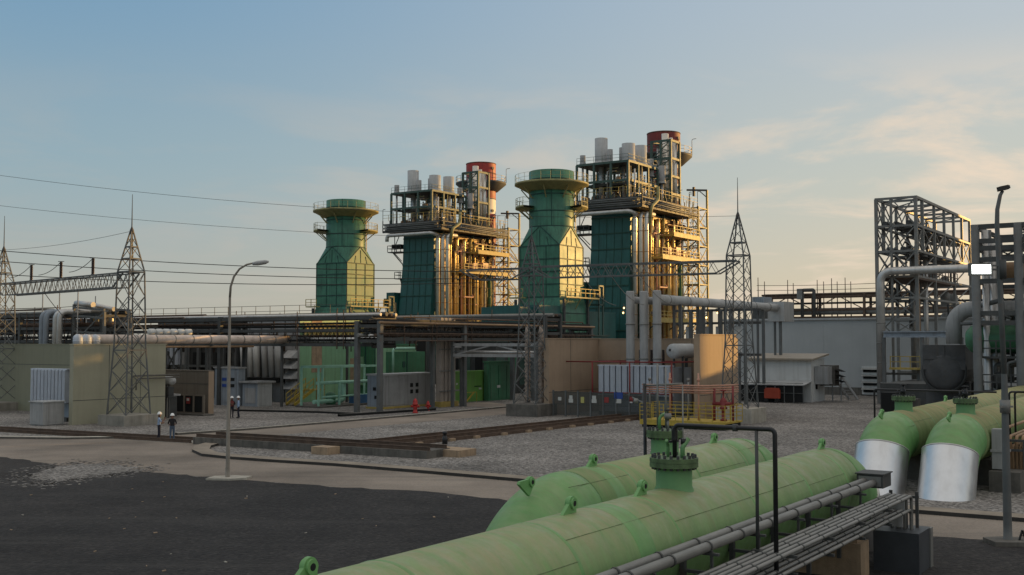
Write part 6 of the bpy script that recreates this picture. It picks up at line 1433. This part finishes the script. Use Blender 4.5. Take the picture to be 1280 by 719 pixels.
p = corner(1003, 146); t = pth('pipe_arch', 'small square pipe arch above the roof rack', 'pipe arch', p); z = zat(p, 363); MB().path(fillet([(0, 0, 9.5), (0, 0, z), (0, -1.6, z), (0, -1.6, 9.5)], .2, 3), .24, 10).build('arch_pipe', M['dsteel'], t); MB().box(-.4, .4, -.1, .6, z - 1.2, z + .2).build('arch_box', M['galv'], t)
p = corner(955, 142); t = pth('roof_unit', 'ribbed bluish box above the left end of the white building', 'roof unit', p); z0, z1 = zat(p, 384), zat(p, 371); e = ext(p, V, 941); e2 = ext(p, U, 966)
mb = MB()
for k in range(6): mb.box(0, e2, e * k / 6, e * (k + .8) / 6, z0, z1)
mb.build('unit_ribs', M['bluegrey'], t); MB().box(.1, e2 - .1, .05, e - .05, 8.8, z1 - .1).build('unit_core', M['dsteel'], t)
p = corner(984, 138); t = pth('duct_box', 'pale ribbed box ending the long grey pipe over the white building', 'duct box', p); z0, z1 = zat(p, 400), zat(p, 381); e = ext(p, V, 967)
mb = MB()
for k in range(4): mb.box(-.3, 2.2, e * k / 4, e * (k + .88) / 4, 0, z1)
mb.build('box_ribs', M['greyl'], t)

# tall lattice pipe gantry
gc = corner(1147, 108); gv, gu = ext(gc, V, 1099), ext(gc, U, 1216); gz = zat(gc, 246)
M['gantry'] = mat('light_grey_steelwork', (.19, .19, .18), .55, metal=.1, var=.3, scale=.8, spots=.3)
t = pth('steel_gantry', 'tall open steel lattice gantry at the right with crossed bracing', 'steel gantry', gc)
xs = [0, 2.6, gu * .3, gu * .48, gu * .66, gu * .83, gu]
lv_ = [3.0, zat(gc, 418), 8.4, zat(gc, 372), zat(gc, 345), zat(gc, 313), zat(gc, 281), gz]
for i, x in enumerate(xs):
    for y in (0, gv):
        MB().bar((x, y, 0 if i in (0, 2, 4, 6) else lv_[-3]), (x, y, gz), .30 if i < 2 else .26).build('gantry_post', M['gantry'], t)
MB().bar((0, gv * .62, 0), (0, gv * .62, gz), .22).build('gantry_post', M['gantry'], t)
mb = MB()
for z in lv_[3:]:
    for y in (0, gv): mb.bar((0, y, z), (gu, y, z), .22 if z < gz else .26)
for z in lv_:
    for x in (xs if z > lv_[4] - .1 else (0, xs[2], gu)): mb.bar((x, 0, z), (x, gv, z), .22)
mb.build('gantry_beam', M['gantry'], t)
mb = MB()
for a, b in zip(lv_[1:], lv_[2:]):
    mb.bar((0, 0, a), (0, gv * .62, b), .11); mb.bar((0, gv * .62, a), (0, 0, b), .11); mb.bar((0, gv, a), (0, gv * .62, b), .1); mb.bar((0, gv * .62, a), (0, gv, b), .1)
for a, b in zip(lv_[5:], lv_[6:]):
    for x0, x1 in zip(xs, xs[1:]):
        for y in (gv,): mb.bar((x0, y, a), (x1, y, b), .1); mb.bar((x1, y, a), (x0, y, b), .1)
for x0, x1 in zip(xs, xs[1:]): mb.bar((x0, 0, lv_[5]), (x1, 0, lv_[6]), .1); mb.bar((x1, 0, lv_[5]), (x0, 0, lv_[6]), .1); mb.bar((x0, 0, gz), (x1, gv, gz), .1); mb.bar((x0, 0, lv_[6]), (x1, gv, lv_[6]), .1)
for x0, x1 in ((0, xs[2]), (xs[2], xs[4]), (xs[4], gu)):
    for a, b in ((lv_[3], lv_[4]), (lv_[4], lv_[5])): mb.bar((x0, gv, a), (x1, gv, b), .12); mb.bar((x1, gv, a), (x0, gv, b), .12); mb.bar((x0, 0, a), (x1, 0, b), .1)
mb.build('cross_bracing', M['gantry'], t)
MB().box(.3, gu, .3, gv * .5, lv_[6] - .28, lv_[6] - .2).box(4, gu - 2, .4, gv * .5, lv_[5] - .28, lv_[5] - .2).build('cable_deck', M['dsteel'], t)
for y, z, r in ((gv * .2, lv_[6] + .3, .25), (gv * .5, lv_[6] + .25, .22), (gv * .8, lv_[6] + .3, .25), (gv * .35, lv_[5] + .25, .25), (gv * .7, lv_[5] + .25, .22)): MB().path([(.2, y, z), (gu + 4, y, z)], r, 12).build('gantry_pipe', M['dsteel'], t)
for x, y, r, m in ((3.6, .8, .22, 'orange'), (5.0, 1.6, .3, 'galv'), (7.5, .9, .24, 'silverd'), (9, 2.0, .2, 'rustst')): MB().path([(x, y, 2), (x, y, lv_[5])], r, 12).build('down_pipe', M[m], t)
rnd = random.Random(12); mb = MB()
for k in range(40):
    x, y, z = rnd.uniform(1, gu), rnd.uniform(.3, gv - .3), rnd.uniform(6, lv_[5] + 1.5); mb.path(fillet([(x, y, z), (x, y, z + rnd.uniform(.6, 2)), (x + rnd.uniform(-3, 3), y, z + 1.2)], .2, 3), rnd.uniform(.05, .13), 8)
split_build(mb, 'small_pipe', M['dsteel'], t)
mb = MB()
for k in range(9):
    x = 5 + rnd.random() * (gu - 5); mb.lathe([(.001, 0), (.5, .05), (.55, .9), (.3, 1.2), (.001, 1.25)], (x, rnd.uniform(.8, gv - .8), rnd.choice([lv_[3], lv_[4], lv_[2]])), 12)
split_build(mb, 'valve', M['gantry'], t)
MB().box(.3, gu * .7, -.1, gv, lv_[4] - .3, lv_[4] - .1).rail([(.3, -.1, lv_[4]), (gu * .7, -.1, lv_[4])], 1.1, 1.5, .04).build('walkway', M['rustst'], t)
# grey pipe along the gantry, bending down at its left end
q = gc - U * .9; e0, e1 = ext(q + Z * 10, V, 1101), -ext(q + Z * 10, -V, 1240); zq = zat(q, 338)
t = pth('grey_pipe', 'big grey pipe crossing the gantry and bending down at its left end', 'pipe', q)
MB().path(fillet([(0, e0, 2.2), (0, e0, zq), (0, e1 - 4, zq)], 1.1, 8), .40, 20).build('pipe_shell', M['silverd'], t)
mb = MB()
for z in (4, 6, 8): mb.lathe([(.42, z), (.46, z + .01), (.46, z + .09), (.42, z + .1)], (0, e0, 0), 20)
mb.build('pipe_band', M['galv'], t)
# horizontal girder in front of the condenser
q2 = gc - U * 1.6; t = pth('steel_girder', 'heavy grey girder on posts in front of the rounded vessel', 'girder', q2); e0, e1 = ext(q2, V, 1106), -ext(q2, -V, 1204); zq = zat(q2, 414)
MB().box(-.25, .25, e1, e0, zq - .12, zq).box(-.06, .06, e1, e0, zq - .5, zq - .12).box(-.25, .25, e1, e0, zq - .62, zq - .5).build('girder_beam', M['bluegrey'], t)
for y in (e0, e1, (e0 + e1) * .5): MB().bar((0, y, 0), (0, y, zq - .62), .32).build('girder_post', M['bluegrey'] if False else M['steel'], t)
MB().rail([(.4, e0 - .5, zat(q2, 460)), (.4, e1 + 3, zat(q2, 460))], 1.1, 1.0, .04).box(.3, 1.6, e1 + 2, e0 - .4, zat(q2, 460) - .2, zat(q2, 460)).build('walkway', M['yelst'], t)
# rounded dark condenser vessel
q3 = corner(1179, 84); t = pth('condenser_vessel', 'dark round ended condenser vessel below the girder', 'vessel', q3); zc = zat(q3, 464); rv = 1.5
MB().lathe([(.001, -.18), (rv * .7, -.16), (rv, 0), (rv, 7), (.001, 7)], n=36).build('vessel_shell', M['concd'] if False else mat('dark_grey_vessel', (.085, .085, .086), .65, var=.4, scale=.8, streak=.4), t, (0, 0, zc)).rotation_euler = (0, R(90), 0)
MB().box(-.1, 5, -rv - .05, rv + .05, zc + .1, zc + rv + .5).box(-.16, -.1, -.08, .08, zc + .15, zc + rv + .5).box(-.16, -.1, -rv, rv, zc + .9, zc + 1.05).box(1, 1.6, -1.6, 1.6, 0, zc - .8).box(5, 5.6, -1.6, 1.6, 0, zc - .8).build('vessel_saddle', MATS['dark_grey_vessel'], t)
MB().lathe([(rv, -.06), (rv + .16, -.05), (rv + .16, .1), (rv, .11)], n=36).build('vessel_flange', M['dsteel'], t, (0, 0, zc)).rotation_euler = (0, R(90), 0)
# big curved grey elbow pipes
q4 = corner(1192, 82); t = pth('elbow_pipe', 'large grey elbow pipe curving right above the vessel', 'pipe elbow', q4); z4 = zat(q4, 387)
MB().path(fillet([(0, 0, zat(q4, 430)), (0, 0, z4), (0, -4.6, z4)], 1.3, 8), .58, 20).build('elbow_shell', M['steel'] if False else M['grey'], t)
MB().path(fillet([(0, -1.5, zat(q4, 432)), (0, -1.5, zat(q4, 403)), (0, -3.4, zat(q4, 403))], .7, 6), .2, 12).build('small_elbow', M['silverd'], t)
q5 = corner(1217, 80); t = pth('green_vessel', 'dark green horizontal vessel behind the right lamp post', 'vessel', q5); zc = zat(q5, 424)
MB().lathe([(.001, -.6), (.6, -.5), (.95, -.2), (1.0, 0), (1.0, 5.5), (.001, 5.6)], n=28).build('vessel_shell', M['darkgreen'], t, (0, 0, zc)).rotation_euler = (R(90), 0, 0)
MB().bar((0, -.9, 0), (0, -.9, zc - .7), .3).bar((0, -4.2, 0), (0, -4.2, zc - .7), .3).build('vessel_stand', M['dsteel'], t)
# right hand pipe support frame
q6 = corner(1221, 78); t = pth('pipe_frame_tower', 'heavy grey post and beam frame at the right edge behind the lamp', 'steel frame', q6); zt = zat(q6, 283)
e = -ext(q6 + Z * 10, -V, 1274)
for x, y in ((0, 0), (0, e), (4.5, 0), (4.5, e), (9, 0), (9, e), (0, e - 4.6)): MB().lathe([(.30, 0), (.30, zt + .1), (.001, zt + .1)], (x, y, 0), 16).build('frame_post', M['steel'], t)
MB().lathe([(.24, 0), (.24, zt - .2), (.001, zt - .2)], (1.2, e * .15, 0), 16).lathe([(.26, 0), (.26, zt - 1.0), (.001, zt - 1)], (2.2, e * .28, 0), 16).build('riser_pipe', M['silverd'], t)
mb = MB()
for yv in (284, 302, 311, 325, 352, 392, 404):
    z = zat(q6, yv); mb.bar((0, 0, z), (0, e - 4.6, z), .26, .34); mb.bar((9, 0, z), (9, e, z), .26, .3)
    for y in (0, e): mb.bar((0, y, z), (9, y, z), .22, .3)
mb.build('frame_beam', M['dsteel'], t)
mb = MB(); zl = [zat(q6, v) for v in (404, 352, 325, 302, 284)]
for a, b in zip(zl, zl[1:]): mb.bar((4.5, 0, a), (4.5, e, b), .1); mb.bar((4.5, e, a), (4.5, 0, b), .1)
mb.build('frame_brace', M['dsteel'], t)
MB().lathe([(.001, -.3), (.7, 0), (.7, 3.5), (.001, 3.8)], n=20).build('frame_drum', M['orange'], t, (3, e * .45, zat(q6, 338))).rotation_euler = (R(90), 0, 0)
rnd = random.Random(5); mb = MB()
for k in range(30): x, y, z = rnd.uniform(.5, 8), rnd.uniform(e - 3, 0), rnd.uniform(1, 9); mb.path(fillet([(x, y, z), (x, y, z + rnd.uniform(.5, 2)), (x, y - rnd.uniform(-2, 2), z + 1.3)], .2, 3), rnd.uniform(.06, .18), 8)
split_build(mb, 'small_pipe', M['steel'], t)
mb = MB()
for k in range(10): mb.lathe([(.001, 0), (.4, .05), (.45, .9), (.25, 1.2), (.001, 1.25)], (rnd.uniform(.5, 7), rnd.uniform(e - 2, -.4), rnd.choice([.2, 2.8, 5.2])), 12)
split_build(mb, 'valve', M['dsteel'], t)
MB().box(.5, 8, e - 3, -.2, 2.6, 2.75).box(.5, 8, e - 3, -.2, 5.0, 5.15).build('frame_floor', M['dsteel'], t); MB().rail([(.5, -.2, 2.75), (.5, e - 3, 2.75)], 1.1, 1, .04).rail([(.5, -.2, 5.15), (.5, e - 3, 5.15)], 1.1, 1, .04).build('guard_rail', M['dsteel'], t)
# low equipment between: pump house in shade
q7 = corner(1150, 96); t = pth('pump_bay', 'dark low pump bay below the steel gantry', 'pump bay', q7); MB().box(2.5, 18, -8, 4.2, 0, 2.4).build('bay_wall', M['dsteel'], t)
for k in range(6): MB().box(-.6, .48, -7.4 + k * 1.9, -6.2 + k * 1.9, 0, .7 + (k % 3) * .5).build('pump_block', M['dark'] if k % 2 else M['concd'], t)
# lit lamps deep in the plant
for k, (px, py, d, m) in enumerate(((779, 391, 126, 'bulb'), (795, 374, 128, 'bulb'), (897, 391, 118, 'bulb'), (902, 392.5, 118, 'bulbw'), (780, 385, 126, 'bulb'), (883, 397, 116, 'bulb'))):
    p = at(px, py, d); t = thing('plant_lamp', ['lit warm lamp left of the three grey ducts', 'small lit lamp between the grey ducts', 'lit warm lamp above the white panels', 'white lit lamp above the white panels', 'upper warm lamp left of the three grey ducts', 'dim warm lamp behind the lit orange wall'][k], 'lamp', p)
    MB().lathe([(.001, -.12), (.07, -.09), (.09, 0), (.07, .08), (.001, .09)], n=10).build('lamp_bulb', M[m], t); MB().lathe([(.16, .08), (.1, .2), (.03, .26), (.03, .5), (.001, .5)], n=10).bar((0, 0, .45), (0, 1.0, .45), .06).build('lamp_shade', M['dsteel'], t)

# ================================================================== UNSEEN BLOCKS ADDED RIGHT OF FRAME (sized and gapped to shade the yard)
def hall(label, n0, n1, dist, h, dep):
    s = Vector((sd.x, sd.y, 0)).normalized(); nn = Vector((-s.y, s.x, 0)) * -1      # nn points right-near
    nn = Vector((-.669, .743, 0)) if False else Vector((-s.y, s.x, 0))
    o = s * dist; an = math.atan2(nn.y, nn.x)
    t = thing('unseen_shade_hall', label, 'turbine hall', o + nn * n0, an)
    MB().box(0, n1 - n0, -dep, 0, 0, h).build('wall', M['whitewall'], t); MB().box(-.3, n1 - n0 + .3, -dep - .3, .3, h + .002, h + .4).build('roof', M['grey'], t)
    mb = MB(); k = 2
    while k < n1 - n0 - 3: mb.box(k, k + 2.2, .003, .06, h * .55, h * .8); k += 4.5
    mb.build('window_band', M['glass'], t)
hall('long tall unseen shading block beyond the right edge of the yard', -120, 67.3, 195, 34.0, 30)
hall('tall narrow unseen shading block beyond the right edge of the yard', 72.4, 84, 195, 34, 30)
hall('lower unseen shading block beyond the right edge of the yard', 84.4, 137, 195, 23.2, 30)
